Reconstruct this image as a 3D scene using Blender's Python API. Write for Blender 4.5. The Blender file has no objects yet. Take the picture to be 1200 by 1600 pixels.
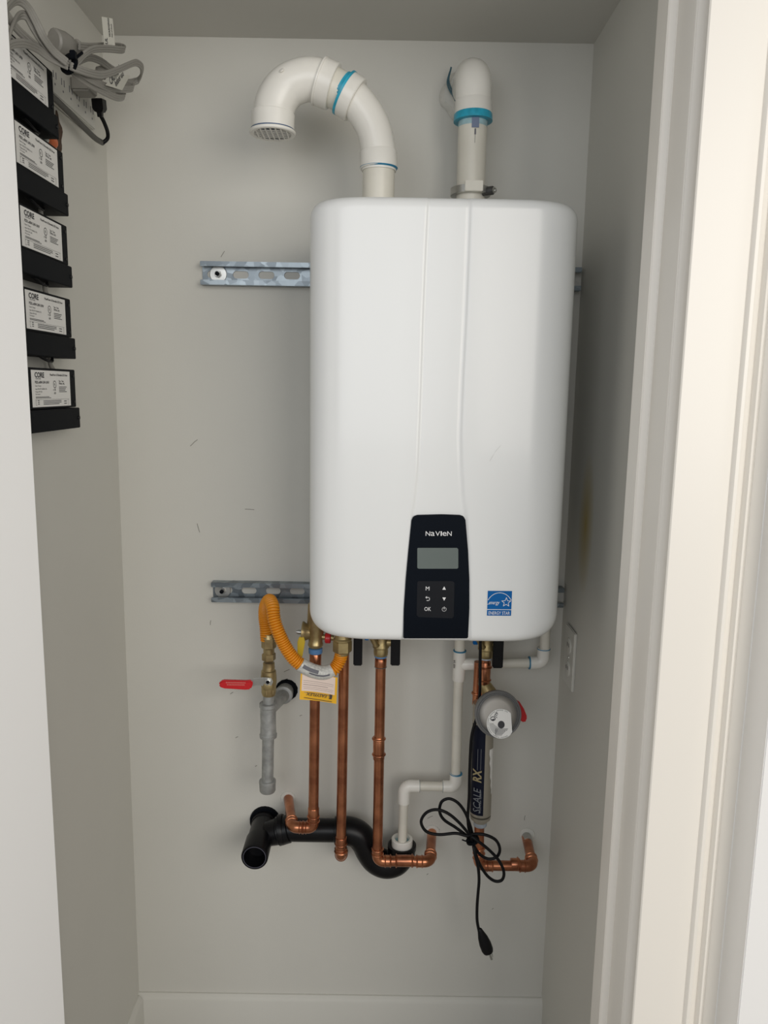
import bpy, bmesh, math, random
from mathutils import Vector, Matrix
random.seed(7)
SC = bpy.context.scene
COL = SC.collection
F = 1200.0                      # focal length in pixels of a 1200 x 1600 frame
# ------------------------------------------------------------------ camera
wY = Vector((0, -193, F)).normalized()
dn = Vector((-122, 7470, F))
wZ = -(dn - wY * dn.dot(wY)).normalized()
wX = wY.cross(-wZ).normalized()
if wX.x < 0: wX = -wX
CAM = Vector((0, 0, 1.52))
M3 = Matrix((wX, wY, wZ))       # camera (right, down, forward) -> world
cr, cd, cf = [M3 @ v for v in (Vector((1,0,0)), Vector((0,1,0)), Vector((0,0,1)))]
cam_d = bpy.data.cameras.new('camera'); cam = bpy.data.objects.new('camera', cam_d); COL.objects.link(cam)
mw = Matrix((( cr.x, -cd.x, -cf.x, CAM.x), (cr.y, -cd.y, -cf.y, CAM.y), (cr.z, -cd.z, -cf.z, CAM.z), (0,0,0,1)))
cam.matrix_world = mw
cam_d.sensor_fit = 'VERTICAL'; cam_d.sensor_height = 32.0; cam_d.lens = 32.0 * F / 1600.0
cam_d.clip_start = 0.02; cam_d.clip_end = 50
SC.camera = cam
# ------------------------------------------------------------------ light
w = bpy.data.worlds.new('world'); SC.world = w; w.use_nodes = True
bg = w.node_tree.nodes['Background']; bg.inputs[0].default_value = (0.93, 0.96, 1.0, 1); bg.inputs[1].default_value = 0.25
def area(name, loc, target, sx, sy, power, col):
    l = bpy.data.lights.new(name, 'AREA'); l.shape = 'RECTANGLE'; l.size = sx; l.size_y = sy; l.energy = power; l.color = col
    o = bpy.data.objects.new(name, l); COL.objects.link(o); o.location = loc
    o.rotation_euler = (Vector(target) - Vector(loc)).to_track_quat('-Z', 'Y').to_euler(); return o
area('daylight_window', (-0.6, -1.8, 2.0), (0.0, 1.4, 1.4), 2.0, 1.6, 25, (0.95, 0.97, 1.0))
area('daylight_doorway', (1.45, -1.5, 1.95), (-0.2, 1.4, 1.4), 2.0, 1.6, 48, (1.0, 0.955, 0.89))
SC.view_settings.view_transform = 'Standard'; SC.view_settings.look = 'None'
SC.view_settings.gamma = 1.0; SC.view_settings.use_curve_mapping = False
SC.view_settings.exposure = 0.0
# ------------------------------------------------------------------ pixel -> world at a real depth
def ray(px, py): return M3 @ Vector(((px-600)/F, (py-800)/F, 1))
def P(px, py, Y): r = ray(px, py); return CAM + r * (Y / r.y)
def PX(px, py, X): r = ray(px, py); return CAM + r * (X / r.x)
def S(px, py, Y, wpx): return wpx * (Y / ray(px, py).y) / F
# ------------------------------------------------------------------ materials
MATS = {}
def mat(name, col, rough=0.5, metal=0.0, var=0.0, vscale=20, bump=0.0, bscale=200, coat=0.0, col2=None, spec=0.5, trans=0.0, dist=0.001):
    m = bpy.data.materials.new(name); m.use_nodes = True; nt = m.node_tree; N = nt.nodes; L = nt.links
    b = N['Principled BSDF']; b.inputs['Base Color'].default_value = (*col, 1)
    b.inputs['Roughness'].default_value = rough; b.inputs['Metallic'].default_value = metal
    b.inputs['Specular IOR Level'].default_value = spec
    b.inputs['Coat Weight'].default_value = coat; b.inputs['Coat Roughness'].default_value = 0.08
    b.inputs['Transmission Weight'].default_value = trans
    tc = N.new('ShaderNodeTexCoord')
    if var > 0 or col2:
        n = N.new('ShaderNodeTexNoise'); n.inputs['Scale'].default_value = vscale; n.inputs['Detail'].default_value = 5
        L.new(tc.outputs['Object'], n.inputs['Vector'])
        r = N.new('ShaderNodeValToRGB')
        r.color_ramp.elements[0].position = 0.35; r.color_ramp.elements[1].position = 0.65
        c2 = col2 if col2 else tuple(c * (1 - var) for c in col)
        r.color_ramp.elements[0].color = (*c2, 1); r.color_ramp.elements[1].color = (*col, 1)
        L.new(n.outputs['Fac'], r.inputs['Fac']); L.new(r.outputs['Color'], b.inputs['Base Color'])
    if bump > 0:
        n = N.new('ShaderNodeTexNoise'); n.inputs['Scale'].default_value = bscale; n.inputs['Detail'].default_value = 3
        L.new(tc.outputs['Object'], n.inputs['Vector'])
        bp = N.new('ShaderNodeBump'); bp.inputs['Strength'].default_value = bump; bp.inputs['Distance'].default_value = dist
        L.new(n.outputs['Fac'], bp.inputs['Height']); L.new(bp.outputs['Normal'], b.inputs['Normal'])
    MATS[name] = m; return m
WALL = mat('wall_paint', (0.62, 0.61, 0.56), 0.6, var=0.03, vscale=3, bump=0.25, bscale=260, dist=0.0006)
CEIL = mat('ceiling_paint', (0.60, 0.59, 0.55), 0.7, bump=0.2, bscale=260, dist=0.0006)
TRIM = mat('trim_paint', (0.84, 0.80, 0.73), 0.35, bump=0.05, bscale=60)
DOORP = mat('door_paint', (0.90, 0.89, 0.87), 0.35, bump=0.05, bscale=80)
FLOOR = mat('floor_vinyl', (0.33, 0.30, 0.26), 0.5, var=0.15, vscale=6)
ENAM = mat('white_enamel', (0.785, 0.795, 0.785), 0.27, coat=0.15)
SHELL = mat('grey_sheet', (0.70, 0.71, 0.71), 0.4)
PVC = mat('white_pvc', (0.82, 0.80, 0.74), 0.28, var=0.05, vscale=14)
PVC2 = mat('cream_pvc', (0.74, 0.71, 0.62), 0.35, var=0.08, vscale=18)
PRIMER = mat('blue_primer', (0.03, 0.42, 0.60), 0.35, var=0.3, vscale=60)
PRIMER2 = mat('blue_primer_wash', (0.42, 0.62, 0.66), 0.35, var=0.3, vscale=40)
NAVY = mat('navy_primer', (0.01, 0.06, 0.16), 0.4)
COPPER = mat('copper', (0.60, 0.25, 0.13), 0.30, metal=0.97, col2=(0.34, 0.13, 0.07), vscale=26, bump=0.1, bscale=60)
SOLDER = mat('solder_seam', (0.30, 0.13, 0.08), 0.5, metal=0.7, var=0.4, vscale=120)
BRASS = mat('brass', (0.50, 0.40, 0.20), 0.38, metal=0.8, col2=(0.30, 0.22, 0.11), vscale=30, bump=0.15, bscale=160)
STEEL = mat('zinc_steel', (0.60, 0.60, 0.57), 0.33, metal=0.9, var=0.3, vscale=30)
def spangle():
    m = mat('galvanized', (0.40, 0.43, 0.45), 0.38, metal=0.85); nt = m.node_tree; N = nt.nodes; L = nt.links
    v = N.new('ShaderNodeTexVoronoi'); v.inputs['Scale'].default_value = 70; tc = N['Texture Coordinate']
    L.new(tc.outputs['Object'], v.inputs['Vector'])
    r = N.new('ShaderNodeValToRGB'); r.color_ramp.elements[0].color = (0.13, 0.15, 0.165, 1); r.color_ramp.elements[1].color = (0.36, 0.41, 0.44, 1)
    L.new(v.outputs['Color'], r.inputs['Fac']); L.new(r.outputs['Color'], N['Principled BSDF'].inputs['Base Color']); return m
GALV = spangle()
GALVP = mat('galvanized_pipe', (0.44, 0.45, 0.44), 0.5, metal=0.55, var=0.3, vscale=60, bump=0.2, bscale=120)
ABS = mat('black_abs', (0.004, 0.004, 0.005), 0.35, spec=0.25)
BLACKP = mat('black_plastic', (0.004, 0.005, 0.007), 0.5, bump=0.05, bscale=300, spec=0.06)
RUBBER = mat('black_rubber', (0.005, 0.005, 0.006), 0.45, spec=0.2)
PANELB = mat('gloss_black', (0.003, 0.005, 0.009), 0.13, spec=0.25)
LCD = mat('lcd', (0.14, 0.165, 0.155), 0.25, spec=0.3)
KEYP = mat('keypad_black', (0.007, 0.008, 0.011), 0.35, spec=0.25)
INKW = mat('white_ink', (0.80, 0.80, 0.80), 0.5)
INKB = mat('black_ink', (0.03, 0.03, 0.035), 0.6)
INKG = mat('grey_ink', (0.13, 0.13, 0.15), 0.6)
BLUE = mat('label_blue', (0.0, 0.11, 0.36), 0.6, spec=0.2)
LABELW = mat('label_white', (0.80, 0.79, 0.76), 0.45)
ORANGE = mat('yellow_hose_coat', (0.74, 0.28, 0.012), 0.38)
WRAP = mat('hose_wrap_print', (0.62, 0.62, 0.58), 0.4, col2=(0.45,0.45,0.43), vscale=240)
TAGY = mat('tag_yellow', (0.86, 0.47, 0.02), 0.5)
TAGP = mat('tag_pale', (0.80, 0.66, 0.58), 0.5)
RED = mat('red_vinyl', (0.55, 0.015, 0.02), 0.32)
YEL = mat('yellow_vinyl', (0.62, 0.44, 0.03), 0.4)
TAPE = mat('blue_tape', (0.10, 0.24, 0.48), 0.5, var=0.2, vscale=90)
TAPE2 = mat('pale_tape', (0.45, 0.50, 0.56), 0.5, var=0.3, vscale=90)
GREYC = mat('grey_cord', (0.27, 0.26, 0.235), 0.45)
GREYD = mat('dark_grey_cord', (0.07, 0.068, 0.06), 0.5)
CYLM = mat('filter_metal', (0.40, 0.37, 0.31), 0.42, metal=0.6)
CAPG = mat('grey_cap', (0.17, 0.17, 0.17), 0.42, metal=0.3)
CAPI = mat('brushed_dish', (0.30, 0.285, 0.26), 0.5, metal=0.7)
GOLD = mat('gold_ink', (0.34, 0.28, 0.15), 0.6)
NAVYL = mat('label_navy', (0.004, 0.006, 0.018), 0.5, spec=0.2)
PLATE = mat('plate_plastic', (0.62, 0.61, 0.56), 0.35)
HOLE = mat('raw_hole', (0.10, 0.06, 0.04), 0.9, var=0.5, vscale=200)
CAULK = mat('caulk', (0.66, 0.65, 0.60), 0.6, bump=0.6, bscale=90, dist=0.004)
ORC = mat('orange_connector', (0.60, 0.13, 0.03), 0.4)
# ------------------------------------------------------------------ objects
def link(o, parent=None):
    COL.objects.link(o)
    if parent is not None:
        o.parent = parent; o.matrix_parent_inverse = Matrix.Translation(-parent.location) if not parent.parent else (parent.matrix_parent_inverse if parent.type != 'EMPTY' else Matrix.Identity(4))
    return o
def thing(name, label, cat, loc=(0,0,0), group=None):
    o = bpy.data.objects.new(name, None); o.empty_display_size = 0.03; COL.objects.link(o); o.location = loc
    o['label'] = label; o['category'] = cat
    if group: o['group'] = group
    return o
def obj(name, bm, m, parent=None, smooth=35, bevel=0, flat=False, label=None, kind=None):
    bmesh.ops.recalc_face_normals(bm, faces=bm.faces)
    if bevel:
        es = [e for e in bm.edges if len(e.link_faces) == 2 and e.calc_face_angle(0) > 0.6]
        bmesh.ops.bevel(bm, geom=es, offset=bevel, segments=2, affect='EDGES', clamp_overlap=True)
    me = bpy.data.meshes.new(name); bm.to_mesh(me); bm.free()
    me.materials.append(m)
    if not flat:
        me.shade_smooth(); me.set_sharp_from_angle(angle=math.radians(smooth))
    o = bpy.data.objects.new(name, me); COL.objects.link(o)
    if parent is not None:
        o.parent = parent
        off = Vector((0,0,0)); p = parent
        while p is not None: off += p.location; p = p.parent
        me.transform(Matrix.Translation(-off))
    if label: o['label'] = label
    if kind: o['kind'] = kind
    return o
def struct(name, bm, m, **k): return obj(name, bm, m, kind='structure', **k)
def box(bm, x0, x1, y0, y1, z0, z1, mtx=None):
    c = [Vector((x, y, z)) for x in (x0, x1) for y in (y0, y1) for z in (z0, z1)]
    if mtx: c = [mtx @ v for v in c]
    v = [bm.verts.new(p) for p in c]
    for f in ((0,1,3,2),(4,6,7,5),(0,4,5,1),(2,3,7,6),(0,2,6,4),(1,5,7,3)): bm.faces.new([v[i] for i in f])
    return bm
def B(*a, **k): return box(bmesh.new(), *a, **k)
def tube(bm, pts, rad, seg=20, cap=True, up=None, flat=None):
    pts = [Vector(p) for p in pts]; n = len(pts)
    rr = rad if isinstance(rad, (list, tuple)) else [rad]*n
    T = []
    for i in range(n):
        d = (pts[min(i+1, n-1)] - pts[max(i-1, 0)])
        T.append(d.normalized() if d.length > 1e-9 else T[-1])
    a = Vector(up) if up else (Vector((0,0,1)) if abs(T[0].z) < 0.9 else Vector((1,0,0)))
    u = (a - T[0]*a.dot(T[0])).normalized(); rings = []
    for i in range(n):
        u = (u - T[i]*u.dot(T[i])).normalized(); v = T[i].cross(u)
        fx, fy = flat if flat else (1, 1)
        rings.append([bm.verts.new(pts[i] + (u*math.cos(t)*fx + v*math.sin(t)*fy)*rr[i]) for t in [2*math.pi*k/seg for k in range(seg)]])
    for i in range(n-1):
        for k in range(seg):
            bm.faces.new((rings[i][k], rings[i][(k+1)%seg], rings[i+1][(k+1)%seg], rings[i+1][k]))
    if cap:
        bm.faces.new(rings[0][::-1]); bm.faces.new(rings[-1])
    return bm
def lathe(bm, o, ax, prof, seg=32, rot=0.0, cap=True):
    o = Vector(o); ax = Vector(ax).normalized()
    a = Vector((0,0,1)) if abs(ax.z) < 0.9 else Vector((1,0,0))
    u = (a - ax*a.dot(ax)).normalized(); v = ax.cross(u); rings = []
    for t, r in prof:
        rings.append([bm.verts.new(o + ax*t + (u*math.cos(q) + v*math.sin(q))*max(r, 1e-5)) for q in [rot + 2*math.pi*k/seg for k in range(seg)]])
    for i in range(len(prof)-1):
        for k in range(seg): bm.faces.new((rings[i][k], rings[i][(k+1)%seg], rings[i+1][(k+1)%seg], rings[i+1][k]))
    if cap:
        bm.faces.new(rings[0][::-1]); bm.faces.new(rings[-1])
    return bm
def LA(o, ax, prof, **k): return lathe(bmesh.new(), o, ax, prof, **k)
def TU(pts, rad, **k): return tube(bmesh.new(), pts, rad, **k)
def fillet(pts, r, n=8):
    pts = [Vector(p) for p in pts]; out = [pts[0]]
    for i in range(1, len(pts)-1):
        a, b, c = pts[i-1], pts[i], pts[i+1]
        d1 = (a-b).normalized(); d2 = (c-b).normalized(); ang = d1.angle(d2)
        t = min(r/math.tan(ang/2), (a-b).length*0.48, (c-b).length*0.48)
        p0 = b + d1*t; p1 = b + d2*t; bis = (d1+d2).normalized()
        rad = t*math.tan(ang/2); ce = b + bis*(rad/math.sin(ang/2))
        v0 = p0-ce; v1 = p1-ce; th = v0.angle(v1)
        for k in range(n+1):
            s = k/n; out.append(ce + (v0*math.sin((1-s)*th) + v1*math.sin(s*th))/math.sin(th))
    out.append(pts[-1]); return out
def spline(pts, n=10):
    pts = [Vector(p) for p in pts]; q = [pts[0]*2-pts[1]] + pts + [pts[-1]*2-pts[-2]]; out = []
    for i in range(1, len(q)-2):
        p0, p1, p2, p3 = q[i-1:i+3]
        for k in range(n):
            t = k/n; out.append(0.5*((2*p1) + (p2-p0)*t + (2*p0-5*p1+4*p2-p3)*t*t + (3*p1-p0-3*p2+p3)*t**3))
    out.append(pts[-1]); return out
def plate(bm, pts, nrm, th):
    """closed outline of world points, extruded by th along nrm"""
    nrm = Vector(nrm).normalized()
    a = [bm.verts.new(p) for p in pts]; b = [bm.verts.new(Vector(p) + nrm*th) for p in pts]
    bm.faces.new(a); bm.faces.new(b[::-1])
    for i in range(len(a)): bm.faces.new((a[i], b[i], b[(i+1)%len(a)], a[(i+1)%len(a)]))
    return bm
def frame(o, right, up):
    r = Vector(right).normalized(); u = Vector(up); u = (u - r*u.dot(r)).normalized(); n = r.cross(u)
    return Matrix(((r.x, u.x, n.x, o[0]), (r.y, u.y, n.y, o[1]), (r.z, u.z, n.z, o[2]), (0,0,0,1)))
TXT = {}
def text_into(bm, s, size, mtx, align='LEFT', sx=1.0, bold=0.0, shear=0.0):
    key = (s, align, bold, shear)
    if key not in TXT:
        c = bpy.data.curves.new('lettering', 'FONT'); c.body = s; c.size = 1; c.align_x = align; c.offset = bold; c.resolution_u = 2; c.shear = shear
        o = bpy.data.objects.new('lettering', c); COL.objects.link(o)
        dg = bpy.context.evaluated_depsgraph_get(); dg.update()
        me = bpy.data.meshes.new_from_object(o.evaluated_get(dg)); TXT[key] = me
        bpy.data.objects.remove(o)
    me = TXT[key]; base = len(bm.verts); bm2 = bmesh.new(); bm2.from_mesh(me)
    bmesh.ops.transform(bm2, matrix=mtx @ Matrix.Diagonal((size*sx, size, 1, 1)), verts=bm2.verts)
    tmp = bpy.data.meshes.new('t'); bm2.to_mesh(tmp); bm2.free(); bm.from_mesh(tmp); bpy.data.meshes.remove(tmp)
    return bm
def TX(s, size, mtx, **k): return text_into(bmesh.new(), s, size, mtx, **k)
def printobj(name, bm, m, parent, **k):
    me = bpy.data.meshes.new(name); bm.to_mesh(me); bm.free(); me.materials.append(m)
    o = bpy.data.objects.new(name, me); COL.objects.link(o); o.parent = parent
    off = Vector((0,0,0)); p = parent
    while p is not None: off += p.location; p = p.parent
    me.transform(Matrix.Translation(-off)); return o
def quad(bm, mtx, x0, x1, y0, y1, z=0.0):
    bm.faces.new([bm.verts.new(mtx @ Vector(p)) for p in ((x0,y0,z),(x1,y0,z),(x1,y1,z),(x0,y1,z))]); return bm
def stroke(bm, mtx, pts, wd, z=0.0):
    for a, b in zip(pts[:-1], pts[1:]):
        a = Vector((*a, z)); b = Vector((*b, z)); d = (b-a)
        if d.length < 1e-9: continue
        n = Vector((-d.y, d.x, 0)).normalized()*wd/2; e = d.normalized()*wd*0.3
        bm.faces.new([bm.verts.new(mtx @ q) for q in (a-e-n, b+e-n, b+e+n, a-e+n)])
    return bm
Zp, Xp, Yp = Vector((0,0,1)), Vector((1,0,0)), Vector((0,1,0))
# ================================================================== setting
YW, XL, XR, ZC = 1.58, -0.545, 0.388, 2.172
struct('wall_back', B(XL-0.1, XR+0.1, YW, YW+0.1, 0, ZC+0.1), WALL, flat=True)
def stained():
    m = mat('wall_paint_stained', (0.62, 0.61, 0.56), 0.6, bump=0.25, bscale=260, dist=0.0006); nt = m.node_tree; N = nt.nodes; L = nt.links
    g = N.new('ShaderNodeNewGeometry'); mp = N.new('ShaderNodeMapping'); mp.vector_type = 'TEXTURE'
    mp.inputs['Location'].default_value = (0.388, 1.44, 1.27); mp.inputs['Scale'].default_value = (0.3, 0.055, 0.14)
    L.new(g.outputs['Position'], mp.inputs['Vector'])
    s = N.new('ShaderNodeTexGradient'); s.gradient_type = 'SPHERICAL'; L.new(mp.outputs['Vector'], s.inputs['Vector'])
    mx = N.new('ShaderNodeMixRGB'); mx.inputs[1].default_value = (0.62, 0.61, 0.56, 1); mx.inputs[2].default_value = (0.50, 0.39, 0.14, 1)
    L.new(s.outputs['Fac'], mx.inputs[0]); L.new(mx.outputs[0], N['Principled BSDF'].inputs['Base Color']); return m
struct('wall_right', B(XR, XR+0.1, 0.95, YW, 0, ZC+0.1), stained(), flat=True)
struct('wall_left', B(XL-0.1, XL, 1.076, YW, 0, ZC+0.1), WALL, flat=True)
struct('ceiling', B(-2.2, 2.2, 0.93, YW+0.1, ZC, ZC+0.1), CEIL, flat=True)
struct('floor', B(-2.2, 2.2, -2.6, YW+0.1, -0.1, 0), FLOOR, flat=True)
# baseboards
def baseboard(name, a, b, nrm, h=0.133, t=0.014):
    bm = bmesh.new(); a = Vector(a); b = Vector(b); n = Vector(nrm)
    prof = [(0,0),(t,0),(t,h-0.012),(t*0.65,h-0.004),(t*0.3,h),(0,h)]
    va = [bm.verts.new(a + n*p + Zp*q) for p, q in prof]; vb = [bm.verts.new(b + n*p + Zp*q) for p, q in prof]
    for i in range(len(prof)): bm.faces.new((va[i], vb[i], vb[(i+1)%len(prof)], va[(i+1)%len(prof)]))
    bm.faces.new(va); bm.faces.new(vb[::-1]); return struct(name, bm, MATS['wall_paint'])
baseboard('baseboard_back', (XL, YW, 0), (XR, YW, 0), (0,-1,0))
baseboard('baseboard_left', (XL, 1.06, 0), (XL, YW-0.014, 0), (1,0,0))
# front wall, right side: one jamb with its stop and a moulded casing, extruded from plan outlines
def plan(name, pts, m, z0=0.0, z1=ZC, bev=0, smooth=30):
    bm = bmesh.new(); plate(bm, [Vector((x, y, z0)) for x, y in pts], (0,0,1), z1-z0)
    return struct(name, bm, m, bevel=bev, smooth=smooth)
def Xp_at(px, Y, py=800): return P(px, py, Y).x
def zig(rows): return [(Xp_at(px, Y), Y) for px, Y in rows]
jl = zig([(975,1.03),(989,0.995)]); x1 = Xp_at(1003, 0.990)
jamb = [(XR+0.10, 1.03)] + jl + [(jl[-1][0]+0.0005, 0.992), (x1, 0.988)]
x2 = Xp_at(1007, 0.982); jamb += [(x2, 0.982), (Xp_at(1027,0.938), 0.938), (Xp_at(1031,0.934), 0.934), (Xp_at(1040,0.931), 0.931), (Xp_at(1044,0.928),0.928), (Xp_at(1049,0.922), 0.922), (XR+0.10, 0.922)]
plan('trim_1', jamb, TRIM, bev=0.0009)
cas = [(Xp_at(1049,.921)+0.002, 0.9215), (Xp_at(1049,.905), 0.907), (Xp_at(1051,.905), 0.9055), (Xp_at(1110,.905), 0.905),(Xp_at(1125,.906), 0.9065),(Xp_at(1136,.908), 0.9085),
       (Xp_at(1139,.906),0.9055),(Xp_at(1143,.904),0.9035),(Xp_at(1148,.904),0.9035),(Xp_at(1152,.906),0.9065),(Xp_at(1156,.91),0.909),
       (Xp_at(1160,.906),0.9055),(Xp_at(1165,.902),0.902),(Xp_at(1169,.902),0.903),(Xp_at(1171.5,.905),0.907),(Xp_at(1172,.921),0.9215)]
plan('trim_2', cas, TRIM, bev=0)
plan('wall_front_right', [(XR+0.012,0.9225),(Xp_at(1194,.92),0.9225),(Xp_at(1194,.92)+0.001,0.922),(Xp_at(1194,.92)+0.001,0.865),(1.6,0.865),(1.6,1.03),(XR+0.012,1.03)], DOORP, bev=0.0015)
# front wall, left side, and the open door hung on it
XJ = -0.481
plan('wall_front_left', [(-1.8,1.075),(XL+0.02,1.075),(XL+0.02,1.055),(-0.60,1.04),(-1.8,1.04)], TRIM)
d = Vector((-0.45, -0.88, 0)).normalized(); nn = Vector((0.88, -0.45, 0)).normalized()
h0 = Vector((-0.478, 1.050, 0))
bm = bmesh.new(); plate(bm, [h0, h0 + d*0.76, h0 + d*0.76 - nn*0.035, h0 - nn*0.035], (0,0,1), 2.14)
bmesh.ops.translate(bm, verts=bm.verts, vec=(0,0,0.01))
struct('door_1', bm, DOORP, bevel=0.002)
# ================================================================== water heater
hx0, hx1, hz0, hz1, yF = -0.1215, 0.3020, 1.1060, 1.8085, 1.219
hxc = (hx0+hx1)/2; hw = (hx1-hx0)/2
WH = thing('water_heater', 'white wall-hung tankless water heater with black control panel', 'water heater', (hxc, 1.40, hz0))
def lerp(tab, z):
    if z >= tab[0][0]: return tab[0][1]
    for (z0, a), (z1, b) in zip(tab[:-1], tab[1:]):
        if z >= z1:
            t = (z0-z)/(z0-z1); t = t*t*(3-2*t) if False else t; return a + (b-a)*t
    return tab[-1][1]
creL = [(P(x,y,1.222).z, P(x,y,1.222).x) for x, y in ((671,315),(667,400),(663,500),(660,600),(657,680),(655,730),(650,780),(645,810),(636,900),(630,998))]
creR = [(P(x,y,1.222).z, P(x,y,1.222).x) for x, y in ((733,315),(730,400),(726,500),(721,600),(718,680),(719,730),(722,780),(727,810),(731,900),(733,998))]
RT, RB = 0.026, 0.040
def smooth(t): t = max(0, min(1, t)); return t*t*(3-2*t)
def drop(x, z, hwz):
    dx = hwz - abs(x-hxc); ax = 0.075; e = max(0, (ax-dx)/ax); bx = 0.052*(1-math.sqrt(max(0, 1-min(1,e)**2.3)))
    dz = min(z-hz0, hz1-z); az = 0.016; g = max(0, (az-dz)/az); bz = 0.016*(1-math.sqrt(max(0, 1-min(1,g)**2)))
    bow = 0.0045*((x-hxc)/hw)**2
    xl, xr = lerp(creL, z), lerp(creR, z)
    fz = 1.0
    band = smooth((x-xl)/0.004+0.5)*smooth((xr-x)/0.004+0.5)
    groove = math.exp(-((x-xl+0.001)/0.0022)**2) + math.exp(-((x-xr-0.001)/0.0022)**2)
    # right crease opens into a shallow channel near the panel
    return min(0.060, bx + bow + bz*(1-bx/0.06)) + fz*(0.0020*band*1.0 + 0.0018*groove)
def cinset(z):
    if z > hz1-RT: q = (z-(hz1-RT))/RT; return RT*(1-math.sqrt(max(0,1-q*q)))
    if z < hz0+RB: q = ((hz0+RB)-z)/RB; return RB*(1-math.sqrt(max(0,1-q*q)))
    return 0
NX, bm = 220, bmesh.new()
zs = []
for i in range(15): zs.append(hz0 + RB*(1-math.cos(i/14*math.pi/2)))
zs += [hz0+RB + (hz1-RT-hz0-RB)*i/60 for i in range(1, 60)]
for i in range(15): zs.append(hz1-RT + RT*math.sin(i/14*math.pi/2))
grid = []
for z in zs:
    hwz = hw - cinset(z); row = []
    for i in range(NX+1):
        u = -1 + 2*i/NX; x = hxc + hwz*u
        row.append(bm.verts.new((x, yF + drop(x, z, hwz), z)))
    grid.append(row)
for a, b in zip(grid[:-1], grid[1:]):
    for i in range(NX): bm.faces.new((a[i], a[i+1], b[i+1], b[i]))
# returns (sides, top, bottom) running back to the chassis
loop = grid[0][:] + [r[-1] for r in grid[1:]] + grid[-1][-2::-1] + [r[0] for r in grid[-2:0:-1]]
prev = loop
for yy in (1.32, 1.50):
    nx = [bm.verts.new((v.co.x, yy, v.co.z)) for v in loop]
    for i in range(len(loop)): j = (i+1) % len(loop); bm.faces.new((prev[i], prev[j], nx[j], nx[i]))
    prev = nx
bm.faces.new(prev[::-1])
obj('front_cover', bm, ENAM, WH, smooth=50)
obj('mounting_bracket', B(hx0+0.05, hx1-0.05, 1.5005, 1.5555, 1.13, 1.79), SHELL, WH, bevel=0.002)
# control panel
def surfY(x, z): return yF + drop(x, z, hw)
pp = [(643,812),(646,806),(652,804),(690,803),(718,804),(724,806),(727,812),(731,860),(733,905),(733,950),(731,996.5),(680,996.5),(630,996.5),(631,950),(634,905),(638,860)]
yP = 1.2215
pts = [P(x, y, yP) for x, y in pp]
for p in pts: p.z = max(p.z, hz0-0.001)
bm = bmesh.new(); plate(bm, pts, (0,-1,0), 0.0045)
PAN = obj('control_panel', bm, PANELB, WH, bevel=0.0012, label='glossy black control panel')
yT = yP - 0.0047
rt = Vector((1,0,0)); up = Vector((0,0,1))
def F2(px, py, Y=None): return frame(P(px, py, Y or yT), rt, up)
bm = bmesh.new(); plate(bm, [P(*q, yT) for q in ((652,857),(653,856),(714,856),(716,858),(716,887),(714,888.5),(654,888.5),(652,887))], (0,-1,0), 0.0006)
obj('display', bm, LCD, PAN, label='grey blank screen', flat=True)
bm = bmesh.new(); plate(bm, [P(*q, yT) for q in ((654,908),(707,908),(710,911),(709,963),(706,966),(654,964),(651,961),(652,910))], (0,-1,0), 0.0005)
obj('keypad', bm, KEYP, PAN, flat=True)
bm = bmesh.new(); x = 665.0
for ch, wpx, sz in (('N',7.0,10.5),('a',6.2,13.4),('V',7.4,10.5),('I',1.9,10.5),('e',6.4,13.4),('N',7.0,10.5)):
    g = TX(ch, 1, Matrix.Identity(4), bold=0.0); xa = min(v.co.x for v in g.verts); xb = max(v.co.x for v in g.verts); g.free()
    k_ = S(680,833,yT,1); text_into(bm, ch, k_*sz, F2(x, 837.2, yT-0.0002) @ Matrix.Translation((-xa*k_*wpx/(xb-xa), 0, 0)), bold=0.0, sx=wpx/sz/(xb-xa)); x += wpx + 0.95
printobj('maker_lettering', bm, INKW, PAN)
bm = bmesh.new(); s = S(680,940,yT,1); yk = yT-0.0008
text_into(bm, 'M', s*9, F2(668,922.5,yk), align='CENTER'); text_into(bm, 'OK', s*9, F2(668,954.5,yk), align='CENTER', sx=0.8)
m = F2(694,919,yk); bm.faces.new([bm.verts.new(m @ Vector(q)) for q in ((-2.8*s,-2.5*s,0),(2.8*s,-2.5*s,0),(0,2.8*s,0))])
m = F2(694,936,yk); bm.faces.new([bm.verts.new(m @ Vector(q)) for q in ((-2.8*s,2.5*s,0),(0,-2.8*s,0),(2.8*s,2.5*s,0))])
m = F2(668,936,yk); stroke(bm, m, [(-2*s,2.5*s),(2.4*s,2.5*s),(3*s,1.5*s),(3*s,-1.5*s),(2.2*s,-2.4*s),(-1*s,-2.4*s)], 0.9*s); stroke(bm, m, [(-1.2*s,4*s),(-3*s,2.5*s),(-1.2*s,1*s)], 0.8*s)
m = F2(694,952,yk); stroke(bm, m, [(3.2*s*math.sin(t), 3.2*s*math.cos(t)) for t in [0.6+i*(2*math.pi-1.2)/16 for i in range(17)]], 0.8*s); stroke(bm, m, [(0,4*s),(0,0.3*s)], 0.9*s)
printobj('key_symbols', bm, INKW, PAN)
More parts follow.
